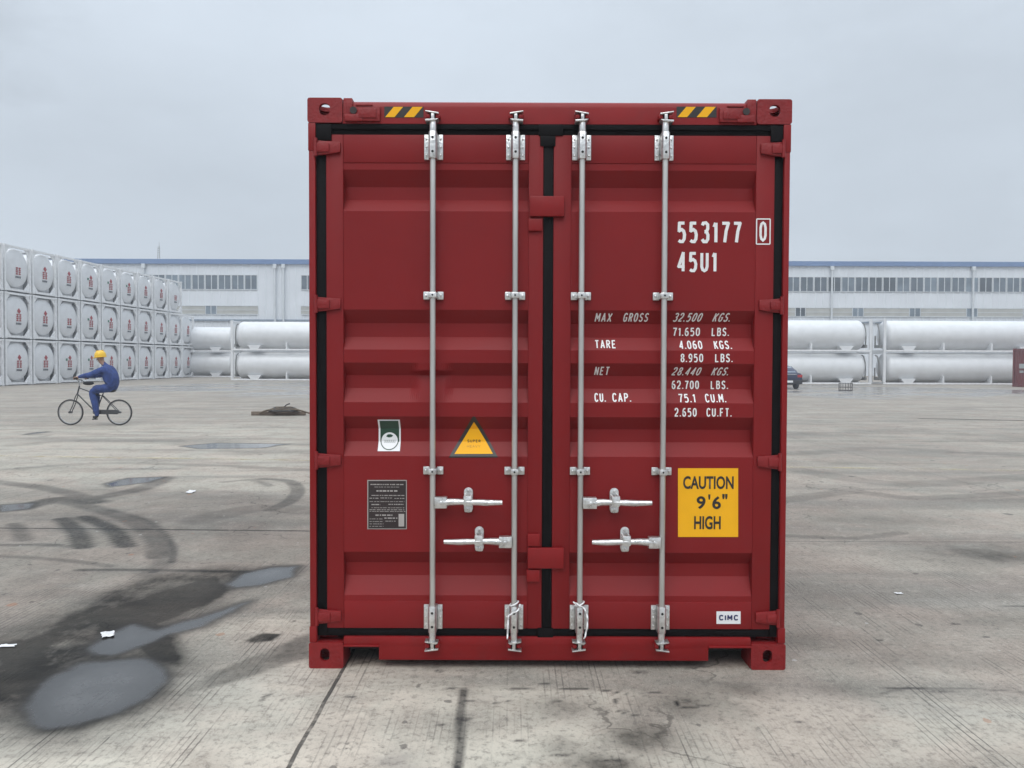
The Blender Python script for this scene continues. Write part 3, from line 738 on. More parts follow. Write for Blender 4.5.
def panel_mesh(x0, x1):
    zs = [.30, .36]
    for a, b_, c, d in PANEL: zs += [a, b_, c, d]
    zs += [2.57, 2.60] + [round(1.530 - .005 * k, 4) for k in range(7)]; zs = sorted(set(zs)); xs = [x0, x1]
    if x0 < -.7: xs += [round(-.715 + .01 * k, 4) for k in range(8)] + [round(-.545 + .01 * k, 4) for k in range(8)]
    xs = sorted(set(xs)); s = MB(); vs, fs = [], []
    for z in zs:
        for x in xs: vs.append((x, YD + .004 + depth_at(x, z), z))
    n = len(xs)
    for i in range(len(zs) - 1):
        for j in range(n - 1): fs.append((i * n + j, i * n + j + 1, (i + 1) * n + j + 1, (i + 1) * n + j))
    return s.add(vs, fs)
doors = {}
for key, (x0, x1, p0, p1) in DOORS.items():
    s = MB(); yb = .070
    s.box(x0, p0, YD, yb, .205, 2.716); s.box(p1, x1, YD, yb, .205, 2.716)
    s.box(p0 + .0005, p1 - .0005, YD, yb, 2.575, 2.716); s.box(p0 + .0005, p1 - .0005, YD, yb, .205, .345)
    door = s.build('door', M['red'], box, bevel=.003)
    doors[key] = door
    panel_mesh(p0, p1).build('door_panel', M['red'], door)
    sx = -1 if key == 'l' else 1
    xe = x0 if sx < 0 else x1
    for z in (2.648, 1.862, 1.069, .270):
        s = MB()
        xi, xo = xe - sx * .075, sx * 1.184
        s.prism([(xi, z - .024), (xe, z - .036), (xo, z - .040), (xo, z + .036), (xe, z + .031), (xi, z + .026)], -.004, YD - .0005)
        s.prism([(xe - sx * .02, z - .024), (xo, z - .026), (xo, z + .022), (xe - sx * .02, z + .020)], -.012, -.0045)
        s.build('hinge', M['red_weld'], door, bevel=.003)
        s = MB(); s.cyl((sx * 1.176, -.008, z - .046), (sx * 1.176, -.008, z + .044), .009, n=10); s.build('hinge_pin', M['red_weld'], door, smooth=True)
# plates that make the right door hold the left one
d = doors['r']
s = MB(); s.box(-.099, .076, -.012, YD - .0005, 2.304, 2.406); s.build('overlap_plate', M['red_frame'], d, bevel=.005)
s = MB(); s.box(-.103, .083, -.012, YD - .0005, .520, .626); s.build('overlap_plate', M['red_frame'], d, bevel=.005)
d = doors['l']
for a in ((-.106, -.034, 2.232, 2.294), (-.104, -.040, .632, .696), (-.108, -.040, .450, .512)):
    s = MB(); s.box(a[0], a[1], -.004, YD - .0005, a[2], a[3]); s.build('stop_block', M['red_frame'], d, bevel=.004)

BARS = {-.584: 'l', -.171: 'l', .162: 'r', .577: 'r'}
YB = -.030
def bolt(s, x, y, z, r=.0065): s.cyl((x, y, z), (x, y - .007, z), r, r * .8, n=8)
for xb in BARS:
    s = MB(); s.cyl((xb, YB, .155), (xb, YB, 2.78), .0145, n=20)
    bar = s.build('locking_bar', M['zinc_bar'], box, smooth=True)
    for z0, z1 in ((2.588, 2.714), (.205, .331)):
        s = MB()
        for q in (-1, 1):
            xa, xc = sorted((xb + q * .0475, xb + q * .0225)); s.box(xa, xc, YD - .010, YD - .0005, z0, z1)
            for zz in (z0 + .022, z1 - .022, (z0 + z1) / 2): bolt(s, xb + q * .036, YD - .010, zz, .0062)
        s.prism([(-.0215, YD - .0006), (-.021, YB - .010), (-.013, YB - .0225), (.013, YB - .0225), (.021, YB - .010), (.0215, YD - .0006)], z0 - .004, z1 + .004)
        # the sleeve was laid out flat: stand it upright round the bar
        nv = 12
        s.v[-nv:] = [(xb + a, c, b_) for a, b_, c in s.v[-nv:]]
        brk = s.build('bearing_bracket', M['zinc'], bar, bevel=.002)
        for zz in (z0 + .028, z1 - .028):
            s = MB(); s.cyl((xb, YB - .0223, zz), (xb, YB - .0235, zz), .0065, n=10); s.build('pin_hole', M['hole'], bar)
    for z in (1.905, 1.018):
        s = MB()
        for q in (-1, 1):
            xa, xc = sorted((xb + q * .051, xb + q * .018)); s.box(xa, xc, YD - .012, YD - .0005, z - .020, z + .020); bolt(s, xb + q * .038, YD - .012, z, .008)
        s.box(xb - .019, xb + .019, YB - .021, YD - .0006, z - .015, z + .015)
        s.build('bar_guide', M['zinc'], bar, bevel=.003)
        s = MB(); s.cyl((xb, YB - .0208, z), (xb, YB - .022, z), .005, n=8); s.build('pin_hole', M['hole'], bar)
    sd = 1 if xb in (-.584, .162) else -1
    for zc, up in ((2.776, 1), (.150, -1)):
        s = MB()
        s.cyl((xb, YB, zc - up * .06), (xb, YB, zc - up * .004), .0185, .0165, n=16)
        s.prism([(xb - .036 * sd, zc - .003 - up * .008), (xb + .018 * sd, zc - .006), (xb + .030 * sd, zc + .003), (xb - .038 * sd, zc + .003 - up * .004)][::sd], YB - .024, YD - .008)
        za, zb_ = sorted((zc, zc + up * .034)); s.box(xb - .008, xb + .008, YB - .016, YD - .008, za, zb_)
        zt = zc + up * .034
        s.prism([(xb - .038 * sd, zt - .003 + up * .007), (xb + .030 * sd, zt - .005 - up * .003), (xb + .030 * sd, zt + .003 - up * .003), (xb - .038 * sd, zt + .003 + up * .007)][::sd], YB - .020, YD - .008)
        s.build('cam_end', M['zinc'], bar, bevel=.002)
        for q in (-1, 1):
            xa, xc = sorted((xb + q * .014, xb + q * .036)); za, zb_ = sorted((zc + up * .007, zc + up * .028))
            s = MB(); s.box(xa, xc, YB - .012, .0055, za, zb_); s.build('cam_keeper', M['red_frame'], bar, bevel=.004)

def handle(xb, hub_x, tip, plate, z, s_):
    """lever hinged on a bar: hub, tapering grip, catch plate on the door"""
    hd = MB(); y = YB - .012
    pts = [(hub_x + .02 * s_, y, z), (plate - .06 * s_, y - .004, z + .004), (plate, y - .012, z + .004), (plate + .06 * s_, y - .008, z + .002), (plate + .10 * s_, y - .008, z), (tip, y - .010, z + .002)]
    hd.tube(pts, [.020, .017, .014, .016, .016, .012], n=10)
    lever = hd.build('door_handle', M['zinc'], box, smooth=True, angle=40)
    h = MB(); xa, xc = sorted((xb + .012 * s_, hub_x + .035 * s_)); h.box(xa, xc, YB - .030, YB + .012, z - .028, z + .028)
    h.cyl((hub_x + .005 * s_, YB - .036, z), (hub_x + .005 * s_, YB - .029, z), .010, n=10); h.build('handle_hub', M['zinc'], lever, bevel=.005)
    c = MB(); c.ring(rrect(plate, z + .004, .023, .064, .022), rrect(plate, z + .004, .004, .004, .003), lambda a, b_, t: (a, YD - .008 + .0075 * t, b_))
    c.prism(rrect(plate, z + .010, .021, .026, .01), YB - .036, YB - .028)
    c.box(plate - .021, plate - .012, YB - .030, YD - .006, z + .030, z + .036); c.box(plate + .012, plate + .021, YB - .030, YD - .006, z + .030, z + .036)
    c.prism(rrect(plate, z - .040, .020, .016, .008), YD - .022, YD - .0085)
    bolt(c, plate, YD - .008, z + .052, .010); bolt(c, plate, YD - .022, z - .040, .007)
    c.build('handle_catch', M['zinc'], lever, bevel=.002)
handle(-.584, -.545, -.232, -.405, .863, 1)
handle(-.171, -.213, -.525, -.349, .664, -1)
handle(.162, .208, .520, .338, .863, 1)
handle(.577, .540, .220, .393, .664, -1)

# white cable ties hanging from the two middle bars
for nm, xb, pts in (('left', -.171, [(.030, .352), (.022, .325), (-.012, .304), (-.026, .296), (-.029, .27), (-.032, .20), (-.033, .176)]), ('right', .162, [(-.034, .365), (-.012, .352), (.020, .332), (.034, .30), (.037, .26), (.030, .21), (.020, .178)])):
    t = empty('cable_tie', (xb, -.056, .27))
    tag(t, 'white cable tie on the bar left of the door gap, its tail hanging straight' if nm == 'left' else 'white cable tie on the bar right of the door gap, its tail bowed outwards', 'cable tie', 'white cable ties on the middle locking bars')
    s = MB(); s.tube([(a, -.004 - .006 * math.sin(i), z - .27) for i, (a, z) in enumerate(arc(pts, 6))], .0042, n=6); s.build('tail', M['tie'], t, smooth=True)
    s = MB(); L_ = [(.022 * math.cos(a), .026 + .024 * math.sin(a), .078 + .010 * math.cos(a)) for a in np.linspace(0, 2 * math.pi, 14)[:-1]]
    s.tube(L_, .0042, n=6, closed=True); s.build('loop', M['tie'], t, smooth=True)

# ------------------------------------------------------------------ writing on the doors
GL = {
 '0': [[(.5, .04), (.2, .12), (.06, .3), (.06, .7), (.2, .9), (.5, .97), (.8, .9), (.94, .7), (.94, .3), (.8, .12), (.5, .04)]],
 '1': [[(.12, .76), (.60, .97)], [(.72, 0), (.72, .97)]],
 '2': [[(.06, .74), (.10, .9), (.3, .97), (.65, .97), (.88, .86), (.9, .68), (.78, .5), (.2, .2), (.06, .05), (.96, .05)]],
 '3': [[(.06, .84), (.2, .95), (.6, .97), (.88, .88), (.9, .68), (.74, .55), (.40, .53)], [(.42, .526), (.76, .5), (.94, .36), (.92, .15), (.7, .03), (.3, .03), (.04, .15)]],
 '4': [[(.74, 0), (.74, .97), (.04, .25), (.98, .25)]],
 '5': [[(.92, .95), (.14, .95), (.10, .56), (.5, .63), (.8, .55), (.94, .38), (.88, .16), (.65, .03), (.3, .03), (.04, .09)]],
 '6': [[(.86, .93), (.6, .97), (.28, .9), (.1, .66), (.06, .3), (.18, .1), (.5, .03), (.82, .1), (.94, .3), (.82, .5), (.5, .58), (.2, .5), (.08, .36)]],
 '7': [[(.02, .95), (.96, .95), (.62, .55), (.42, 0)]],
 '8': [[(.5, .53), (.2, .62), (.1, .76), (.2, .91), (.5, .97), (.8, .91), (.9, .76), (.8, .62), (.5, .53), (.18, .43), (.05, .26), (.18, .09), (.5, .03), (.82, .09), (.95, .26), (.82, .43), (.5, .53)]],
 '9': [[(.14, .07), (.4, .03), (.72, .1), (.9, .34), (.94, .7), (.82, .9), (.5, .97), (.18, .9), (.06, .7), (.18, .5), (.5, .42), (.8, .5), (.92, .64)]],
 '.': [[(.5, 0), (.5, .13)]],
 'A': [[(.02, 0), (.5, .97), (.98, 0)], [(.2, .30), (.8, .30)]],
 'B': [[(.1, 0), (.1, .95), (.6, .95), (.84, .87), (.84, .65), (.62, .53), (.1, .53)], [(.62, .525), (.92, .42), (.92, .14), (.66, .04), (.1, .04)]],
 'C': [[(.92, .78), (.8, .92), (.5, .97), (.2, .9), (.06, .7), (.06, .3), (.2, .1), (.5, .03), (.8, .08), (.92, .22)]],
 'E': [[(.92, .95), (.1, .95), (.1, .04), (.94, .04)], [(.1, .51), (.8, .51)]],
 'F': [[(.92, .95), (.1, .95), (.1, 0)], [(.1, .5), (.8, .5)]],
 'G': [[(.92, .8), (.8, .93), (.5, .97), (.2, .9), (.06, .7), (.06, .3), (.2, .1), (.5, .03), (.82, .09), (.93, .2), (.93, .46), (.55, .46)]],
 'H': [[(.08, 0), (.08, .97)], [(.92, 0), (.92, .97)], [(.08, .5), (.92, .5)]],
 'K': [[(.1, 0), (.1, .97)], [(.94, .97), (.12, .40)], [(.36, .56), (.96, 0)]],
 'L': [[(.1, .97), (.1, .04), (.92, .04)]],
 'M': [[(.04, 0), (.06, .96), (.5, .35), (.94, .96), (.96, 0)]],
 'N': [[(.08, 0), (.08, .96), (.92, .03), (.92, .97)]],
 'O': [[(.5, .03), (.2, .1), (.06, .3), (.06, .7), (.2, .9), (.5, .97), (.8, .9), (.94, .7), (.94, .3), (.8, .1), (.5, .03)]],
 'P': [[(.1, 0), (.1, .95), (.62, .95), (.9, .84), (.9, .60), (.62, .47), (.1, .47)]],
 'R': [[(.1, 0), (.1, .95), (.62, .95), (.9, .84), (.9, .62), (.62, .50), (.1, .50)], [(.5, .49), (.94, 0)]],
 'S': [[(.9, .82), (.76, .93), (.5, .97), (.2, .9), (.08, .74), (.2, .58), (.78, .44), (.92, .26), (.8, .09), (.5, .03), (.2, .07), (.06, .2)]],
 'T': [[(.0, .95), (1, .95)], [(.5, .95), (.5, 0)]],
 'U': [[(.08, .97), (.08, .26), (.22, .09), (.5, .03), (.78, .09), (.92, .26), (.92, .97)]],
 'V': [[(.02, .97), (.5, 0), (.98, .97)]],
 'X': [[(.03, .97), (.97, 0)], [(.97, .97), (.03, 0)]],
 'Y': [[(.02, .97), (.5, .5), (.98, .97)], [(.5, .5), (.5, 0)]],
}
ADV = {'1': .66, '.': .34, 'I': .26, 'M': 1.12}
GL['I'] = [[(.5, 0), (.5, .97)]]
def ribbon(s, pts, w, y):
    P = [Vector(p) for p in pts]; n = len(P); closed = (P[0] - P[-1]).length < 1e-6
    if closed: P = P[:-1]; n -= 1
    a, b_ = [], []
    if not closed:                                   # break the stroke at sharp corners, each arm running through
        for i in range(1, n - 1):
            u, v = (P[i] - P[i - 1]).normalized(), (P[i + 1] - P[i]).normalized()
            if u.dot(v) < .35:
                ribbon(s, P[:i] + [P[i] + u * (w * .30)], w, y); ribbon(s, [P[i] - v * (w * .30)] + P[i + 1:], w, y - .00025); return
    for i in range(n):
        if closed: d0, d1 = P[i] - P[i - 1], P[(i + 1) % n] - P[i]
        else: d0 = P[i] - P[i - 1] if i else P[1] - P[0]; d1 = P[i + 1] - P[i] if i < n - 1 else d0
        d0, d1 = d0.normalized(), d1.normalized(); n0, n1 = Vector((-d0.y, d0.x)), Vector((-d1.y, d1.x))
        m = n0 + n1; m = m.normalized() if m.length > .1 else n0; k = w / 2 / max(.45, m.dot(n0))
        a.append(P[i] + m * k); b_.append(P[i] - m * k)
    vs = [(p.x, y, p.y) for p in a + b_]; fs = [(i, (i + 1) % n, n + (i + 1) % n, n + i) for i in range(n if closed else n - 1)]
    s.add(vs, fs)
CUTS = sorted({round(z, 4) for q in PANEL for z in q} )
def conform(o, lift):
    """cut at the creases of the sheet and lay the shape on it"""
    bm = bmesh.new(); bm.from_mesh(o.data)
    for z in CUTS:
        bmesh.ops.bisect_plane(bm, geom=bm.verts[:] + bm.edges[:] + bm.faces[:], plane_co=(0, 0, z), plane_no=(0, 0, 1), dist=1e-6)
    for v in bm.verts: v.co.y = surf_y(v.co.x, v.co.z) - lift + v.co.y
    bm.normal_update()
    for f in bm.faces:
        if f.normal.y > 0: f.normal_flip()
    bm.to_mesh(o.data); bm.free()
GAP = .22
def stencil(text, xa, xb, ya, yb, stroke=.16, shear=0.0, parent=None, material=None, lift=.0018, name='lettering'):
    """letters between pixel columns xa..xb and rows ya..yb of the photograph, painted on the door sheet"""
    x0, z1 = front(xa, ya); x1, z0 = front(xb, yb); h = z1 - z0
    adv = [ADV.get(c, 1.0) for c in text]; gap = GAP; tot = sum(adv) + gap * (len(text) - 1); u = (x1 - x0) / tot
    w = stroke * h * .82; s = MB(); x = x0; layer = 0
    for c, a in zip(text, adv):
        for st in GL.get(c, []):
            ribbon(s, [(x + w / 2 + p * max(1e-4, a * u - w) + shear * (q - .5) * h, z0 + w / 2 + q * (h - w)) for p, q in st], w, -.0002 * (layer % 3)); layer += 1
        x += (a + gap) * u
    o = s.build(name, material or M['letter'], parent or doors['r'], weld=False)
    conform(o, lift); return o
dr = doors['r']
stencil('553177', 677.6, 742.5, 220, 243.5, .165)
stencil('0', 759.8, 767.6, 220.5, 242, .14)
x0, z1 = front(757.3, 218.6); x1, z0 = front(770.6, 243.8); s = MB()
for q, (a, b_) in enumerate((((x0, z0), (x1, z0)), ((x1, z0), (x1, z1)), ((x1, z1), (x0, z1)), ((x0, z1), (x0, z0)))):
    ribbon(s, [a, b_], .006, -.0002 * q)
o = s.build('check_digit_frame', M['letter'], dr, weld=False); conform(o, .0018)
stencil('45U1', 677.6, 718, 250.5, 272.5, .165)
small = [('MAX', 596, 613, 312.3, 321.6, .12), ('GROSS', 624.5, 650, 312.3, 321.6, .12), ('32.500', 675.5, 704, 312.3, 321.6, .25), ('KGS.', 715.5, 733.5, 312.3, 321.6, .25),
         ('71.650', 675, 703, 326.7, 336, .04), ('LBS.', 714.5, 732.5, 326.7, 336, .04),
         ('TARE', 595.5, 617, 339.3, 348.6, 0), ('4.060', 680.5, 704, 340, 349.4, 0), ('KGS.', 715.5, 733.5, 340, 349.4, 0),
         ('8.950', 681, 704, 353.3, 362.6, 0), ('LBS.', 715.5, 733.5, 353.3, 362.6, 0),
         ('NET', 595.5, 610.5, 366.3, 375.6, .1), ('28.440', 674.5, 703, 367, 376, .25), ('KGS.', 714.5, 732, 367, 376, .25),
         ('62.700', 674, 702, 380.5, 389.9, 0), ('LBS.', 713.5, 731.5, 380.5, 389.9, 0),
         ('CU.', 595, 606.5, 393, 402.4, 0), ('CAP.', 613, 632, 393, 402.4, 0), ('75.1', 679.5, 697, 393.8, 403, 0), ('CU.M.', 706.5, 727.5, 393.8, 403, 0),
         ('2.650', 675, 697.5, 407.8, 417.3, 0), ('CU.FT.', 707, 732.5, 407.8, 417.3, 0)]
for t in small: stencil(t[0], *t[1:5], stroke=.165, shear=t[5])

def sheet(name, px, material, parent, lift, conf=True, nx=2):
    """a flat or sheet-following sticker with the given photo outline"""
    P = [front(*p) for p in px]; s = MB(); s.add([(x, 0, z) for x, z in P], [tuple(range(len(P)))])
    o = s.build(name, material, parent, weld=False); conform(o, lift); return o
def rect(a, b_, c, d): return [(a, c), (b_, c), (b_, d), (a, d)]
def font_text(text, xa, xb, ya, yb, material, parent, lift, name='lettering', bold=0.0):
    x0, z1 = front(xa, ya); x1, z0 = front(xb, yb)
    cu = bpy.data.curves.new('lettering', 'FONT'); cu.body = text; cu.size = 1; cu.offset = bold; cu.resolution_u = 4
    ob = bpy.data.objects.new('lettering', cu); COL.objects.link(ob)
    dg = bpy.context.evaluated_depsgraph_get(); dg.update(); me_ = bpy.data.meshes.new_from_object(ob.evaluated_get(dg))
    bpy.data.objects.remove(ob); bpy.data.curves.remove(cu)
    co = np.zeros(len(me_.vertices) * 3); me_.vertices.foreach_get('co', co); co = co.reshape(-1, 3)
    lo, hi = co.min(0), co.max(0); out = np.zeros_like(co)
    out[:, 0] = x0 + (co[:, 0] - lo[0]) / (hi[0] - lo[0]) * (x1 - x0); out[:, 2] = z0 + (co[:, 1] - lo[1]) / (hi[1] - lo[1]) * (z1 - z0)
    me_.vertices.foreach_set('co', out.ravel()); me_.materials.clear(); me_.materials.append(material); me_.name = name
    o = bpy.data.objects.new(name, me_); COL.objects.link(o); o.parent = parent; conform(o, lift); return o
sign = sheet('caution_sticker', rect(678.6, 739, 468.6, 537.6), M['yellow'], box, .0015)
font_text('CAUTION', 683.8, 734.4, 476.4, 489.6, M['black'], sign, .0025, bold=.026)
font_text('9', 697.3, 706.2, 496.6, 509.6, M['black'], sign, .0025, bold=.026)
font_text("'", 709.0, 711.0, 494.8, 500, M['black'], sign, .0025, bold=.026)
font_text('6', 713.0, 721.6, 496.6, 509.6, M['black'], sign, .0025, bold=.026)
font_text('"', 723.0, 728.2, 494.4, 499.6, M['black'], sign, .0025, bold=.026)
font_text('HIGH', 694.8, 721.4, 516.5, 530, M['black'], sign, .0025, bold=.026)
lb = sheet('maker_label', rect(717, 741.2, 612, 624.6), M['white_v'], box, .0015)
stencil('CIMC', 719.4, 739, 615.2, 621.3, .26, 0, lb, M['blue_ink'], .0028)
tri = sheet('warning_triangle', [(448.4, 458), (472.6, 416.6), (474.6, 416.6), (498, 457.8)], M['black'], box, .0015)
ty = sheet('triangle_field', [(454.2, 454.4), (473.6, 422.4), (492.8, 454.3)], M['yellow'], tri, .0025)
stencil('SUPER', 466.6, 480.2, 440.6, 443.6, .2, 0, tri, M['brown_ink'], .0036); stencil('HEAVY', 466.4, 480.0, 446, 448.4, .12, 0, tri, M['gold_ink'], .0036)
gl = sheet('green_white_label', rect(376.6, 399, 420, 451.8), M['white_v'], box, .0015)
sheet('green_field', rect(378.4, 397.4, 421.2, 443), M['green_v'], gl, .0022)
def disc(cx, cy, r, n=28): return [(cx + r * math.cos(2 * math.pi * i / n), cy + r * math.sin(2 * math.pi * i / n)) for i in range(n)]
sheet('emblem_ring', disc(387.8, 441.6, 9.2), M['green_v'], gl, .0029); sheet('emblem_disc', disc(387.8, 441.6, 8.3), M['white_v'], gl, .0036)
sheet('emblem_leaf', [(384.2, 437.4), (386, 435.4), (389, 435.2), (391.4, 436.4), (390, 438), (387, 438.6)], M['green_v'], gl, .0043)
s = MB()
for i in range(6):
    x, z = front(382.4 + i * 1.95, 443.4); x2, z2 = front(383.7 + i * 1.95, 440.9); ribbon(s, [(x, z2), (x, z), (x2, z), (x2, z2)], .0022, 0)
o = s.build('emblem_lettering', M['grey_ink'], gl, weld=False); conform(o, .0043)
pl = sheet('data_plate', rect(366.8, 406.4, 480.4, 529.8), M['plate_txt'], box, .0015)
sheet('plate_field', rect(367.8, 405.6, 481.3, 529), M['plate'], pl, .0022)
s = MB(); q = 0
def pline(a, b_, y, h):
    global q
    x0, z0 = front(a, y); x1, z1 = front(b_, y); t = h * .0051
    x = x0
    while x < x1:
        l = random.uniform(.006, .022); s.add([(x, 0, z0 - t / 2), (min(x + l, x1), 0, z0 - t / 2), (min(x + l, x1), 0, z0 + t / 2), (x, 0, z0 + t / 2)], [(0, 1, 2, 3)]); x += l + random.uniform(.002, .006)
for a, b_, y, h in ((370, 403, 484.8, 1.0), (374, 399, 487.4, .5), (376, 397, 491.3, 1.5), (371, 404, 495.8, .8), (369, 378, 498.6, .8), (380, 392, 498.4, .7), (394, 404, 498.8, .7),
                    (369, 404, 502.0, .5), (371, 380, 505, 1.0), (388, 403, 504.8, .9), (371, 404, 508.2, .5), (369, 404, 510.2, .6), (369, 405, 511.8, .5), (375, 392, 515.6, 1.2), (384, 397, 518.6, 1.1),
                    (369, 382, 519.4, .5), (369, 383, 522, .5), (369, 383, 524.4, .5), (369, 383, 526.8, .5), (385, 396, 521.6, .6)): pline(a, b_, y, h)
o = s.build('plate_lettering', M['plate_txt'], pl, weld=False); conform(o, .0030)
sheet('plate_table', rect(398.2, 403.8, 514.4, 527), M['plate_txt'], pl, .0030)
# hazard stripes on the header
for a, b_ in ((384.2, 423.4), (676.8, 716.8)):
    w = b_ - a; P = [front(*p, 0) for p in rect(a, b_, 106.3, 117.2)]
    hz = MB().add([(x, .0045, z) for x, z in P], [(0, 1, 2, 3)]).build('hazard_sticker', M['black'], box)
    s = MB()
    for t0, t1 in ((.02, .26), (.50, .76)):
        Q_ = [front(*p, 0) for p in ((a + w * t0, 116.9), (a + w * t1, 116.9), (a + w * (t1 + .22), 106.6), (a + w * (t0 + .22), 106.6))]
        s.add([(x, .0035, z) for x, z in Q_], [(0, 1, 2, 3)])
    s.build('stripe', M['yellow'], hz)

# ------------------------------------------------------------------ stacked tank containers
def make_tank_container():
    root = empty('tank_container'); Wd, Hd, Ln = 2.44, 2.84, 6.06; hw = Wd / 2
    c = (0, 0, 1.46); s = MB(); pr = []
    R0 = 1.20
    for i in range(9):
        t = math.pi / 2 * i / 8; pr.append((R0 * math.sin(t), .225 - .20 * math.cos(t)))
    pr += [(R0 * math.sin(math.pi / 2 * (8 - i) / 8), Ln - .225 + .20 * math.sin(math.pi / 2 * i / 8)) for i in range(9)]
    s.lathe(pr, c, 'y', 36); s.build('vessel', M['tank_white'], root, smooth=True)
    for y0, y1 in ((0, .15), (Ln - .15, Ln)):
        s = MB(); t = .125
        for q in (-1, 1):
            a, b_ = sorted((q * hw, q * (hw - t))); s.box(a, b_, y0, y1, 0, Hd)
        s.box(-hw + t, hw - t, y0 + .01, y1 - .01, .03, .17); s.box(-hw + t, hw - t, y0 + .01, y1 - .01, Hd - .15, Hd - .02)
        for q in (-1, 1):
            s.prism([(q * (hw - t), .17), (q * (hw - t - .42), .17), (q * (hw - t), .62)][::q], y0 + .02, y1 - .02)
            s.prism([(q * (hw - t), Hd - .15), (q * (hw - t - .10), Hd - .15), (q * (hw - t - .40), Hd - .15), (q * (hw - t), Hd - .60), (q * (hw - t), Hd - .42)][:5][::-q], y0 + .05, y0 + .10)
            for z in (0, Hd - .12):
                a, b_ = sorted((q * (hw + .01), q * (hw - .17))); s.box(a, b_, y0 - .012, y1 + .012, z - .0, z + .12)
        s.build('end_frame', M['tank_frame'], root)
    for yc in (.46, Ln - .48):
        s = MB(); s.ring(rrect(0, Hd / 2, hw - .13, Hd / 2 - .16, .02, 9), [(1.075 * math.cos(R(a)), 1.46 + 1.075 * math.sin(R(a))) for q in range(4) for a in np.linspace(90 * q, 90 * q + 90, 9)], lambda a, c_, k: (a, yc + .02 * k, c_))
        s.build('skirt_plate', M['tank_frame'], root)
    for q in (-1, 1):
        s = MB(); a, b_ = sorted((q * hw, q * (hw - .12))); s.box(a, b_, .151, Ln - .151, .03, .16); s.build('side_rail', M['tank_frame'], root)
    s = MB(); s.box(-.4, .4, .6, Ln - .6, Hd - .09, Hd - .05); s.build('walkway', M['tank_frame'], root)
    def on_dish(x, z): return .225 - .20 * math.sqrt(max(0, 1 - (x * x + (z - 1.46) ** 2) / R0 ** 2)) - .02
    def patch(nm, shapes, m):
        s = MB()
        for pts in shapes: s.add([(x, on_dish(x, z), z) for x, z in pts], [tuple(range(len(pts)))])
        return s.build(nm, m, root, weld=False)
    cx = .05
    dia = patch('hazard_placard', [[(cx, 1.52), (cx + .18, 1.71), (cx, 1.90), (cx - .18, 1.71)]], M['mark_red'])
    bars = []
    for k, z in enumerate((1.36, 1.12)):
        for j in (-1, 1):
            x = cx - .02 + j * .13
            bars += [[(x - .10, z + .16), (x + .10, z + .16), (x + .10, z + .09), (x - .10, z + .09)], [(x - .10, z + .02), (x + .10, z + .02), (x + .10, z - .05), (x - .10, z - .05)], [(x - .035, z + .09), (x + .035, z + .09), (x + .035, z + .02), (x - .035, z + .02)]]
    patch('red_marking', bars, M['mark_red'])
    patch('small_print', [[(cx - .26 + i * .13, .98), (cx - .16 + i * .13, .98), (cx - .16 + i * .13, .86), (cx - .26 + i * .13, .86)] for i in range(4)], M['mark_dark'])
    return root
tank0 = make_tank_container()
ROW_D, PITCH_T, TIER = .0414, 2.6, 2.90
sx0, sy0 = -.650 * 47.5 + CAM_X, 47.5 - CAM_D
first = True
ordinal = {0: 'cut off by the picture edge', 1: 'first', 2: 'second', 3: 'third', 4: 'fourth', 5: 'fifth', 6: 'sixth', 7: 'seventh', 8: 'eighth', 9: 'ninth', 10: 'last'}
for col_ in range(0, 11):
    for tier in range(2 if col_ == 10 else 3):
        if first: t = tank0; first = False
        else: t = copy_tree(tank0)
        tt = (col_ - .5) * PITCH_T
        x, y = sx0 + ROW_D * tt, sy0 + tt
        if col_ == 10: y += .05; x -= .12
        t.location = (x, y, zg(sy0 + col_ * PITCH_T) + .02 + tier * TIER); t.rotation_euler = (0, 0, R(90 - math.degrees(ROW_D) + random.uniform(-.4, .4)))
        lv = ('bottom', 'middle', 'top')[tier]
        if col_ == 0: lab = f'white framed tank container at the {lv} of the stack cut off by the picture edge'
        elif col_ == 10: lab = f'white framed tank container, {"lower" if tier == 0 else "upper"} of the two in the low stack beside the long tanks'
        else: lab = f'white framed tank container at the {lv} of the {ordinal[col_]} whole stack from the picture edge'
        tag(t, lab, 'tank container', 'white tank containers stacked three high')
        if (col_, tier) in ((1, 2), (3, 1), (9, 2)):          # no diamond on these ends
            for ch in list(t.children):
                if ch.name.startswith('hazard_placard'): bpy.data.objects.remove(ch)
        if (col_, tier) in ((4, 2), (4, 1), (5, 2), (5, 1), (3, 0), (4, 0), (6, 0), (6, 2)):
            s = MB(); s.add([(-.42, .018, 1.50), (-.24, .006, 1.50), (-.24, .006, 1.66), (-.42, .018, 1.66)], [(0, 1, 2, 3)])
            s.build('green_marking', M['mark_green'], t)

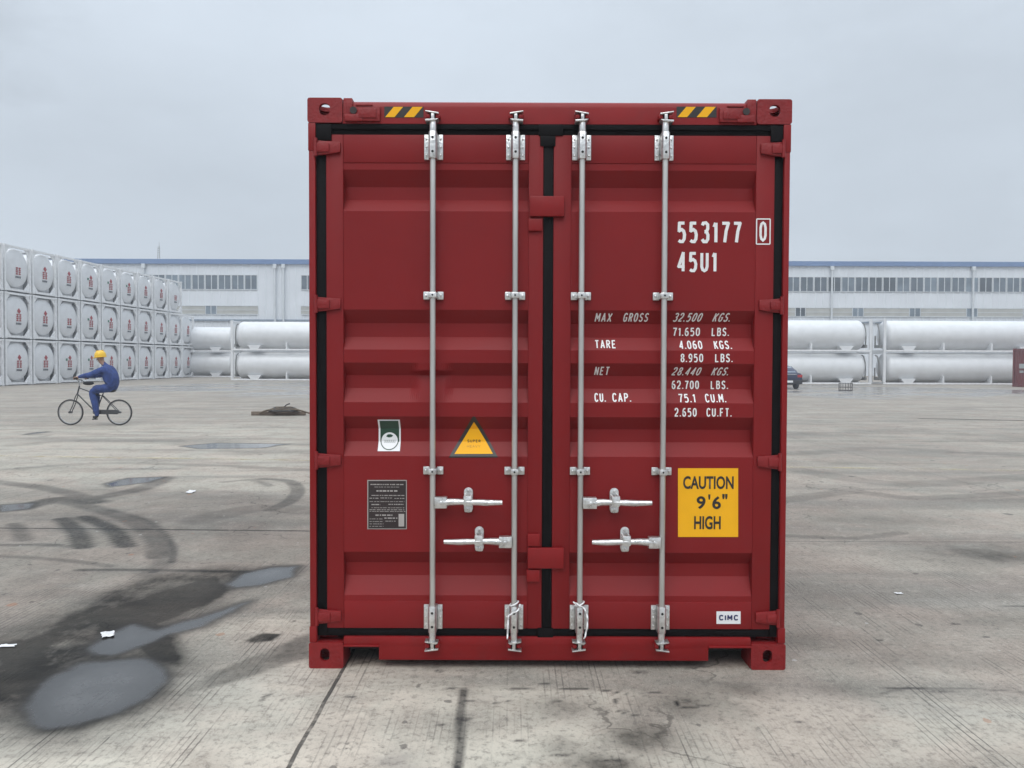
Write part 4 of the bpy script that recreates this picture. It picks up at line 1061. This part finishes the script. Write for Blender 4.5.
# ------------------------------------------------------------------ long white tanks on skids
def make_long_tank():
    root = empty('storage_tank'); Ln, R0, zc = 12.3, 1.10, 1.22; s = MB(); pr = []
    for i in range(9):
        t = math.pi / 2 * i / 8; pr.append((R0 * math.sin(t), .68 - .50 * math.cos(t)))
    pr += [(R0 * math.cos(math.pi / 2 * i / 8), Ln - .68 + .50 * math.sin(math.pi / 2 * i / 8)) for i in range(9)]
    s.lathe(pr, (0, 0, zc), 'x', 40); s.build('vessel', M['tank_white'], root, smooth=True)
    s = MB()
    for q in (-1, 1): s.box(0, Ln, q * 1.05 - .07, q * 1.05 + .07, .0, .12)
    for x in (.06, Ln - .06): s.box(x - .06, x + .06, -.979, .979, .005, .115)
    s.build('skid', M['tank_frame'], root)
    for x in (0.08, Ln - .08):
        s = MB()
        for q in (-1, 1):
            s.box(x - .09, x + .09, q * 1.05 - .08, q * 1.05 + .08, .121, 2.36)
        s.box(x - .07, x + .07, -.969, .969, 2.22, 2.35)
        s.build('end_frame', M['tank_white'], root)
    for x in (1.85, 4.4, 7.9, Ln - 1.85):
        s = MB()
        if x in (1.85, Ln - 1.85): s.prism([(x - .55, .42), (x - .32, .121), (x + .32, .121), (x + .55, .42)][::-1], -1.10, 1.10)
        else: s.box(x - .06, x + .06, -1.11, 1.11, .121, .62)
        s.build('saddle', M['tank_white'], root)
    for x, q in ((.12, -1), (Ln - .12, 1)):
        s = MB(); s.tube([(x + q * .02, -.25, .3), (x + q * .05, -.28, 1.0), (x + q * .05, -.2, 1.6), (x + q * .05, .05, 2.05), (x + q * .05, .35, 2.12)], .05, n=8)
        s.box(x - .08, x + .08, -.45, .5, .28, .5); s.cyl((x + q * .1, .3, .5), (x + q * .1, .3, 1.2), .06, n=8)
        s.build('pipework', M['pipe'], root, smooth=True)
    return root
lt = make_long_tank(); firstL = True
YR, YL, YLF = 58.0 - CAM_D, 63 - CAM_D, 74 - CAM_D
def px_x(px, y): return front(px, 370, y)[0]
rows = [(px_x(231, YL - 1.1), YL, 'stack beside the red container, before the factory', 'group'),
        (px_x(231, YLF - 1.1) - 11.9, YLF, 'stack half hidden by the tank containers', 'g'),
        (px_x(871.5, YR - 1.1) - 12.3, YR, 'stack behind the blue car', 'g'),
        (px_x(884, YR - 1.1), YR + .1, 'stack behind the far red container', 'g')]
for x, y, where, _ in rows:
    for tier in (0, 1):
        t = lt if firstL else copy_tree(lt); firstL = False
        t.location = (x, y, zg(y) + .01 + tier * 2.385)
        tag(t, f'{"lower" if tier == 0 else "upper"} long white tank of the {where}', 'tank', 'long white tanks stacked two high')

# ------------------------------------------------------------------ distant dark red container at the picture edge
cy_ = 50.5 - CAM_D; cx_ = front(1012.5, 370, cy_ + 2.44)[0]
rc = tag(empty('shipping_container', (cx_, cy_, zg(cy_) + .01)), 'dark red corrugated container standing far off before the long white tanks', 'shipping container')
M['far_red'] = mat('dull_red_paint', (.16, .030, .032), .5, var=.12, scale=1, dirt=.3, dirt_col=(.10, .04, .04), dscale=1.5)
corrugated((.1, .06), (5.96, .06), .15, 2.45, .045, (0, -1)).build('side_wall', M['far_red'], rc)
corrugated((5.96, 2.38), (.1, 2.38), .15, 2.45, .045, (0, 1)).build('side_wall', M['far_red'], rc)
corrugated((.06, 2.3), (.06, .14), .15, 2.45, .045, (-1, 0)).build('end_wall', M['far_red'], rc)
corrugated((6.0, .14), (6.0, 2.3), .15, 2.45, .045, (1, 0)).build('end_wall', M['far_red'], rc)
s = MB(); s.box(.05, 6.0, .05, 2.39, 2.42, 2.47); s.build('roof', M['far_red'], rc)
s = MB()
for z0, z1 in ((.02, .17), (2.44, 2.56)):
    for y0, y1 in ((0, .1), (2.34, 2.44)): s.box(.161, 5.899, y0, y1, z0, z1)
    for x0, x1 in ((0, .1), (5.96, 6.06)): s.box(x0, x1, .161, 2.279, z0, z1)
for x0, x1 in ((0, .16), (5.9, 6.06)):
    for y0, y1 in ((0, .16), (2.28, 2.44)): s.box(x0, x1, y0, y1, 0, 2.59)
s.build('frame', M['far_red'], rc)
s = MB(); s.box(-.004, .006, 1.2, 1.75, 1.25, 1.55); s.box(-.004, .006, 1.3, 1.7, .95, 1.1); s.build('marking', M['grey_ink'], rc)

# ------------------------------------------------------------------ dark blue saloon car, tail towards the camera
def make_car():
    Yc = 46.5 - CAM_D; x1 = front(803.2, 380, Yc)[0]
    root = tag(empty('parked_car', (x1 - .90, Yc, zg(Yc))), 'dark blue saloon car half hidden by the red container, tail lights showing', 'car')
    M['car'] = mat('dark_blue_car_paint', (.018, .026, .065), .22, var=.05); M['tyre'] = mat('tyre_rubber', (.018, .018, .018), .8)
    M['cglass'] = mat('car_glass', (.20, .24, .28), .08, var=.05); M['tail'] = mat('tail_light_red', (.40, .02, .02), .25); M['chrome'] = mat('chrome_trim', (.75, .75, .76), .2, metal=.8)
    M['cplastic'] = mat('black_plastic', (.02, .02, .022), .6)
    def loft(secs):
        s = MB(); vs, fs = [], []
        for y, z0, z1, w0, w1 in secs:
            h = z1 - z0
            vs += [(-w0 * .93, y, z0), (-w0, y, z0 + h * .3), (-w0 * .99, y, z0 + h * .65), (-w1, y, z1 - h * .06), (-w1 * .86, y, z1),
                   (w1 * .86, y, z1), (w1, y, z1 - h * .06), (w0 * .99, y, z0 + h * .65), (w0, y, z0 + h * .3), (w0 * .93, y, z0)]
        n = 10
        for i in range(len(secs) - 1):
            for k in range(n): fs.append((i * n + k, i * n + (k + 1) % n, (i + 1) * n + (k + 1) % n, (i + 1) * n + k))
        fs += [tuple(range(n)), tuple(range((len(secs) - 1) * n, len(secs) * n))]
        return s.add(vs, fs)
    loft([(0, .42, .86, .80, .74), (.08, .30, .96, .88, .80), (.5, .24, 1.0, .90, .82), (1.2, .22, .98, .90, .84), (2.4, .20, .96, .90, .85), (3.3, .20, .93, .90, .84), (4.1, .24, .86, .88, .80), (4.5, .30, .74, .82, .72), (4.58, .40, .62, .74, .66)]).build('body', M['car'], root, smooth=True, angle=40)
    loft([(.42, .97, .985, .74, .70), (.75, .97, 1.20, .75, .62), (1.1, .96, 1.36, .76, .60), (1.7, .95, 1.43, .77, .60), (2.4, .95, 1.40, .77, .60), (2.9, .94, 1.18, .77, .62), (3.35, .92, .945, .76, .70)]).build('cabin', M['car'], root, smooth=True, angle=40)
    s = MB(); s.add([(-.62, .44, 1.005), (.62, .44, 1.005), (.52, 1.05, 1.355), (-.52, 1.05, 1.355)], [(0, 1, 2, 3)]); s.build('rear_window', M['cglass'], root)
    for q in (-1, 1):
        s = MB(); s.add([(q * .765, .95, 1.0), (q * .775, 2.9, 1.0), (q * .635, 2.55, 1.36), (q * .635, 1.2, 1.36)], [(0, 1, 2, 3)]); s.build('side_window', M['cglass'], root)
        s = MB(); a, b_ = sorted((q * .85, q * .56)); s.box(a, b_, -.02, .1, .70, .86); s.build('tail_light', M['tail'], root, bevel=.02)
        for y in (.95, 3.65):
            s = MB(); a, b_ = sorted((q * .915, q * .70)); s.lathe([(.19, a), (.30, a + .01), (.32, a + .04), (.32, b_ - .04), (.30, b_ - .01), (.19, b_)], (0, y, .32), 'x', 24)
            w = s.build('wheel', M['tyre'], root, smooth=True)
            s = MB(); s.cyl((q * .89, y, .32), (q * .80, y, .32), .19, n=18); s.build('rim', M['chrome'], w)
    s = MB(); s.box(-.84, .84, -.07, .1, .30, .55); s.build('bumper', M['cplastic'], root, bevel=.04)
    s = MB(); s.box(-.26, .26, -.085, -.072, .40, .52); s.build('number_plate', M['white_v'], root)
    s = MB(); s.box(-.5, .5, -.035, -.0, .875, .905); s.build('chrome_strip', M['chrome'], root)
make_car()

# ------------------------------------------------------------------ dark wire cage on the wet yard
wx, wy = ground_at(845.5, 390.6)
cage = tag(empty('wire_basket', (wx, wy, zg(wy))), 'dark round wire basket standing empty on the wet yard before the white tanks', 'wire basket')
M['wire'] = mat('dark_wire', (.05, .045, .045), .6)
s = MB()
for z in (.02, .2, .42): s.tube([(.36 * math.cos(2 * math.pi * i / 24), .36 * math.sin(2 * math.pi * i / 24), z) for i in range(24)], .018, n=6, closed=True)
s.build('hoop', M['wire'], cage, smooth=True)
s = MB()
for i in range(16):
    a = 2 * math.pi * i / 16; s.cyl((.36 * math.cos(a), .36 * math.sin(a), .0), (.36 * math.cos(a), .36 * math.sin(a), .44), .012, n=5)
s.build('bar', M['wire'], cage)

# ------------------------------------------------------------------ heap of old rope and timber on the yard
hx_, hy_ = ground_at(282, 415.5); M['rope'] = mat('old_brown_rope', (.115, .088, .062), .9, var=.4, scale=25); M['timber'] = mat('weathered_timber', (.17, .13, .10), .85, var=.35, scale=10, stretch=(1, 8, 8))
M['dark_rope'] = mat('dark_hose', (.045, .042, .04), .7)
pk = tag(empty('wooden_beam', (hx_ - .1, hy_ + .05, zg(hy_)), R(4)), 'weathered wooden beam lying flat under the tangled rope on the yard', 'beam')
s = MB(); s.box(-.80, -.1, -.06, .06, .005, .12); s.box(-.1, .78, -.07, .06, .004, .11)
s.build('timber', M['timber'], pk, bevel=.012)
rp = empty('rope_heap', (hx_ + .05, hy_ + .02, zg(hy_))); tag(rp, 'tangled heap of brown rope with one stiff end sticking up', 'rope')
for k in range(5):
    s = MB(); a0 = random.uniform(0, 6); pts = []
    for i in range(46):
        t = a0 + i * .42; pts.append(((.44 - .05 * k) * math.cos(t) * (1 + .12 * math.sin(3 * t)) + random.uniform(-.02, .02), (.25 - .02 * k) * math.sin(t) + random.uniform(-.02, .02), .13 + .02 * k + .012 * math.sin(t * 2.3) + .02))
    s.tube(pts, .020, n=6); s.build('rope', M['rope'] if k % 3 else M['dark_rope'], rp, smooth=True)
s = MB(); s.tube(arc([(-.55, .02), (-.3, .19), (.1, .16), (.4, .2), (.75, .1), (.86, .05)], 5) and [(a, -.12, z) for a, z in arc([(-.7, .06), (-.4, .17), (.1, .18), (.45, .17), (.75, .09), (.88, .05)], 6)], .026, n=6); s.build('rope', M['rope'], rp, smooth=True)
s = MB(); s.tube([(.0, 0, .18), (.02, .0, .26), (.07, .0, .31), (.14, 0, .34), (.18, 0, .35)], .018, n=6); s.build('rope_end', M['dark_rope'], rp, smooth=True)
# ------------------------------------------------------------------ litter
M['paper'] = mat('white_paper', (.72, .72, .72), .7, var=.05)
def scrap(px, py, w, d, h, label, rz=0):
    x, y = ground_at(px, py); s = MB(); n = 6; vs, fs = [], []
    for i in range(n + 1):
        for j in range(n + 1):
            e = 1 - .25 * random.random() * (i in (0, n) or j in (0, n)); vs.append(((i / n - .5) * w * e, (j / n - .5) * d * e, .006 + h * random.random() * (.4 + .6 * math.sin(i * 1.3 + j))))
    vs = [(a, b_, max(.006, c)) for a, b_, c in vs]
    for i in range(n):
        for j in range(n): fs.append((i * (n + 1) + j, (i + 1) * (n + 1) + j, (i + 1) * (n + 1) + j + 1, i * (n + 1) + j + 1))
    o = s.add(vs, fs).build('paper_scrap', M['paper']); o.location = (x, y, zg(y)); o.rotation_euler = (0, 0, rz); tag(o, label, 'paper scrap', 'scraps of white paper on the yard')
scrap(108, 635.3, .075, .11, .006, 'white paper scrap lying in the largest puddle', .5)
scrap(191, 492, .10, .22, .012, 'white paper scrap on dry concrete beyond the curved tyre marks', .2)
scrap(899, 594, .055, .035, .003, 'flat white paper scrap on bare concrete right of the red container', .1)
scrap(7, 646.5, .10, .045, .004, 'thin white paper strip on the dark wet patch, cut by the picture edge', .1)

# ------------------------------------------------------------------ bicycle and rider
bx_, by_ = ground_at(95, 425.3); bz_ = zg(by_)
M['bike'] = mat('dark_bicycle_paint', (.05, .052, .055), .4); M['chrome2'] = mat('worn_chrome', (.42, .42, .42), .35, metal=.6); M['saddle'] = mat('black_saddle', (.02, .02, .02), .6)
M['tyre2'] = mat('bicycle_tyre', (.045, .043, .042), .8)
bike = tag(empty('bicycle', (bx_, by_, bz_)), 'dark city bicycle ridden across the yard by a worker in blue', 'bicycle')
FXW, RXW, WR = -.606, .609, .325
s = MB()
BBX, BBZ = .03, .32
head_t, head_b = (-.375, 0, .98), (-.43, 0, .78)
for a, b_, r in ((head_t, head_b, .022), ((-.38, 0, .93), (.14, 0, .74), .016), (head_b, (BBX, 0, BBZ), .018), ((BBX, 0, BBZ), (.215, 0, .80), .017), ((.14, 0, .74), (.2, 0, .74), .012)): s.cyl(a, b_, r * .85, n=8)
for q in (-.05, .05):
    s.cyl((BBX, q * .6, BBZ), (RXW, q, WR), .011, n=6); s.cyl((.20, q * .5, .74), (RXW, q, WR), .010, n=6)
    s.tube([(-.43, q * .5, .78), (-.46, q, .70), (-.52, q, .50), (FXW, q, WR)], .012, n=6)
s.build('frame', M['bike'], bike, smooth=True, angle=50)
for xw in (FXW, RXW):
    s = MB(); s.tube([(xw + (WR - .018) * math.cos(2 * math.pi * i / 40), 0, WR + (WR - .018) * math.sin(2 * math.pi * i / 40)) for i in range(40)], .018, n=8, closed=True)
    w = s.build('wheel', M['tyre2'], bike, smooth=True)
    s = MB(); s.tube([(xw + (WR - .042) * math.cos(2 * math.pi * i / 40), 0, WR + (WR - .042) * math.sin(2 * math.pi * i / 40)) for i in range(40)], .011, n=6, closed=True)
    for i in range(18):
        t = 2 * math.pi * i / 18; s.cyl((xw + .02 * math.cos(t + .8), .02 * (-1) ** i, WR + .02 * math.sin(t + .8)), (xw + (WR - .045) * math.cos(t), 0, WR + (WR - .045) * math.sin(t)), .0018, n=4, caps=False)
    s.build('rim', M['chrome2'], w, smooth=True)
    s = MB(); s.cyl((xw, -.06, WR), (xw, .06, WR), .026, n=10); s.build('hub', M['bike'], w, smooth=True)
s = MB(); s.tube([(-.32, -.29, 1.165), (-.34, -.17, 1.17), (-.39, -.06, 1.13), (-.395, 0, 1.10), (-.39, .06, 1.13), (-.34, .17, 1.17), (-.32, .29, 1.165)], .013, n=8); s.cyl((-.375, 0, .98), (-.395, 0, 1.10), .014, n=8)
hb = s.build('handlebar', M['chrome2'], bike, smooth=True)
for q in (-1, 1):
    s = MB(); s.cyl((-.336, q * .19, 1.169), (-.32, q * .30, 1.165), .019, n=8); s.build('grip', M['saddle'], hb, smooth=True)
s = MB(); s.cyl((.215, 0, .80), (.245, 0, .87), .014, n=8); s.build('seat_post', M['chrome2'], bike, smooth=True)
s = MB(); s.ball((.40, 0, .865), .13, .105, .045); s.ball((.24, 0, .865), .15, .045, .035); s.build('saddle', M['saddle'], bike, smooth=True)
s = MB(); PN, PF = (BBX + .045, -.15, BBZ - .155), (BBX - .05, .15, BBZ + .155)
s.cyl((BBX, -.08, BBZ), (BBX, .08, BBZ), .024, n=10)
s.tube([(BBX, -.07, BBZ), (PN[0], -.085, PN[2]), (PN[0], -.09, PN[2])], .012, n=6); s.tube([(BBX, .07, BBZ), (PF[0], .085, PF[2]), (PF[0], .09, PF[2])], .012, n=6)
cr = s.build('crank', M['chrome2'], bike, smooth=True)
for p, q in ((PN, -1), (PF, 1)):
    s = MB(); a, b_ = sorted((q * .09, q * .19)); s.box(p[0] - .045, p[0] + .045, a, b_, p[2] - .014, p[2] + .014); s.build('pedal', M['saddle'], cr)
s = MB(); s.prism(rrect(.30, .335, .32, .055, .05), -.065, -.045); s.build('chain_guard', M['bike'], bike)
# the rider: one skinned body
def skinned(nodes, edges, root, sub=2):
    me_ = bpy.data.meshes.new('person'); names = list(nodes); ix = {n_: i for i, n_ in enumerate(names)}
    me_.from_pydata([nodes[n_][:3] for n_ in names], [(ix[a], ix[b_]) for a, b_ in edges], [])
    ob = bpy.data.objects.new('person', me_); COL.objects.link(ob)
    ob.modifiers.new('skin', 'SKIN'); sb = ob.modifiers.new('sub', 'SUBSURF'); sb.levels = sub; sb.render_levels = sub
    if not me_.skin_vertices: me_.attributes.new('skin', 'FLOAT', 'POINT')
    for i, n_ in enumerate(names):
        v = me_.skin_vertices[0].data[i]; r = nodes[n_][3]; v.radius = (r, nodes[n_][4] if len(nodes[n_]) > 4 else r); v.use_root = (n_ == root)
    dg = bpy.context.evaluated_depsgraph_get(); dg.update(); out = bpy.data.meshes.new_from_object(ob.evaluated_get(dg))
    bpy.data.objects.remove(ob); return out
K = {}; E_ = []
def nd(n_, x, y, z, r, r2=None): K[n_] = (x, y, z, r, r2 or r)
nd('pelvis', .445, 0, .99, .19, .165); nd('waist', .45, 0, 1.14, .205, .175); nd('chest', .35, 0, 1.31, .215, .185); nd('collar', .29, 0, 1.455, .10, .09)
nd('neck', .235, 0, 1.53, .056); nd('jaw', .165, 0, 1.595, .074, .07); nd('skull', .15, 0, 1.69, .092, .084); nd('crown', .155, 0, 1.745, .07)
E_ += [('pelvis', 'waist'), ('waist', 'chest'), ('chest', 'collar'), ('collar', 'neck'), ('neck', 'jaw'), ('jaw', 'skull'), ('skull', 'crown')]
for q, kx, kz, ax, az, tx, tz in (('n', -.02, .86, .105, .30, PN[0] - .06, PN[2] + .05), ('f', -.075, .93, -.005, .60, PF[0] - .07, PF[2] + .05)):
    y = -1 if q == 'n' else 1
    nd('hip' + q, .40, y * .10, .94, .115); nd('thigh' + q, .18, y * .115, .905, .115); nd('knee' + q, kx, y * .115, kz, .095); nd('calf' + q, (kx + ax) / 2 + .02, y * .115, (kz + az) / 2, .088)
    nd('ankle' + q, ax, y * .12, az + .02, .072); nd('heel' + q, ax + .02, y * .125, az - .085, .042); nd('toe' + q, tx, y * .135, tz, .035)
    E_ += [('pelvis', 'hip' + q), ('hip' + q, 'thigh' + q), ('thigh' + q, 'knee' + q), ('knee' + q, 'calf' + q), ('calf' + q, 'ankle' + q), ('ankle' + q, 'heel' + q), ('heel' + q, 'toe' + q)]
    nd('shoulder' + q, .31, y * .18, 1.395, .105); nd('upper' + q, .16, y * .22, 1.325, .085); nd('elbow' + q, .04, y * .26, 1.255, .078); nd('fore' + q, -.12, y * .245, 1.235, .064); nd('wrist' + q, -.245, y * .245, 1.21, .040); nd('palm' + q, -.295, y * .245, 1.20, .034, .026)
    E_ += [('chest', 'shoulder' + q), ('shoulder' + q, 'upper' + q), ('upper' + q, 'elbow' + q), ('elbow' + q, 'fore' + q), ('fore' + q, 'wrist' + q), ('wrist' + q, 'palm' + q)]
body = skinned(K, E_, 'pelvis')
bm = bmesh.new(); bm.from_mesh(body)
hands = {}
for q in (-1, 1):
    H = {'palm': (-.295, q * .245, 1.20, .026)}; HE = []
    for i in range(4):
        y = q * .245 + (i - 1.5) * .021; l = (.9, 1, .96, .8)[i]
        H[f'a{i}'] = (-.32, y, 1.203, .011); H[f'b{i}'] = (-.36, y, 1.192 + .004 * l, .0105); H[f'c{i}'] = (-.37, y, 1.160, .0095); H[f'd{i}'] = (-.348 + .006 * l, y, 1.138, .008)
        HE += [('palm', f'a{i}'), (f'a{i}', f'b{i}'), (f'b{i}', f'c{i}'), (f'c{i}', f'd{i}')]
    H['t0'] = (-.295, q * .20, 1.185, .012); H['t1'] = (-.312, q * .19, 1.155, .0105); H['t2'] = (-.335, q * .195, 1.138, .009)
    HE += [('palm', 't0'), ('t0', 't1'), ('t1', 't2')]
    hm = skinned(H, HE, 'palm', 1); bm.from_mesh(hm)
s = MB()
s.prism([(.072, 1.66), (.052, 1.628), (.060, 1.62), (.08, 1.625)], -.014, .014)        # nose
for q in (-1, 1):
    s.ball((.175, q * .083, 1.655), .022, .010, .032, 8, 6)                            # ears
    s.ball((.078, q * .034, 1.668), .010, .012, .008, 8, 5)                            # eyes
s.ball((.083, 0, 1.598), .010, .026, .006, 8, 5)                                       # mouth
tmp = bpy.data.meshes.new('face'); tmp.from_pydata(s.v, [], s.f); bm.from_mesh(tmp)
M['overall'] = mat('blue_workwear', (.026, .052, .185), .85, var=.35, scale=11, bump=1.0, bscale=16)
M['skin'] = mat('skin', (.34, .20, .14), .55, var=.08); M['shoe'] = mat('black_shoe', (.02, .02, .022), .6); M['eye'] = mat('dark_features', (.05, .03, .025), .5)
for m_ in range(1): pass
pm = bpy.data.meshes.new('person')
for f in bm.faces:
    c = f.calc_center_median(); f.smooth = True
    if c.z > 1.515 and c.x < .262 or c.x < -.255: f.material_index = 1
    elif (c.z < .245 and c.y < 0) or (c.y > 0 and c.z < .555 and c.x < .1): f.material_index = 2
    else: f.material_index = 0
    if c.z > 1.655 and c.z < 1.68 and c.x < .075 and abs(c.y) > .02: f.material_index = 3
bm.to_mesh(pm); bm.free()
for k in ('overall', 'skin', 'shoe', 'eye'): pm.materials.append(M[k])
rider = bpy.data.objects.new('person', pm); COL.objects.link(rider); rider.location = (bx_, by_, bz_)
tag(rider, 'person in blue work clothes and yellow hard hat riding a bicycle', 'person')
M['helmet'] = mat('yellow_helmet', (.78, .48, .03), .3, var=.03)
s = MB(); s.lathe([(.134, -.01), (.136, .035), (.127, .085), (.100, .128), (.055, .153), (.0, .160)], (0, 0, 0), 'z', 24)
s.lathe([(.135, -.012), (.144, -.014), (.145, -.007), (.135, .002)], (0, 0, 0), 'z', 24)
s.prism([(-.12, -.010), (-.172, -.022), (-.175, -.014), (-.12, .002)], -.075, .075); s.box(-.09, .09, -.012, .012, .11, .163)
ht = s.build('hard_hat', M['helmet'], rider, smooth=True, angle=45); ht.location = (.152, 0, 1.705); ht.rotation_euler = (0, R(-6), 0)
bag = tag(empty('shoulder_bag', (bx_ - .12, by_ - .06, bz_ + 1.05)), 'small black bag hanging under the rider\'s arms above the bicycle frame', 'bag')
M['bag'] = mat('black_bag_cloth', (.022, .022, .024), .8)
s = MB(); s.ball((0, 0, 0), .14, .06, .05); s.build('pouch', M['bag'], bag, smooth=True)
s = MB(); s.tube([(-.10, 0, .03), (-.18, 0, .08), (-.27, 0, .10), (-.30, 0, .085)], .010, n=6); s.build('strap', M['bag'], bag, smooth=True)

# ------------------------------------------------------------------ damp air
HAZE = 0.0022
if HAZE:
    s = MB(); s.box(-360, 360, -120, 520, -1.0, 17.5)
    hm_ = bpy.data.materials.new('haze'); hm_.use_nodes = True; hm_.node_tree.nodes.clear()
    ho = hm_.node_tree.nodes.new('ShaderNodeOutputMaterial'); hv = hm_.node_tree.nodes.new('ShaderNodeVolumePrincipled')
    hv.inputs['Color'].default_value = (.90, .94, 1.0, 1); hv.inputs['Density'].default_value = HAZE
    hm_.node_tree.links.new(hv.outputs[0], ho.inputs['Volume'])
    hz_ = s.build('haze', hm_); tag(hz_, kind='stuff')
    SC.cycles.volume_bounces = 0
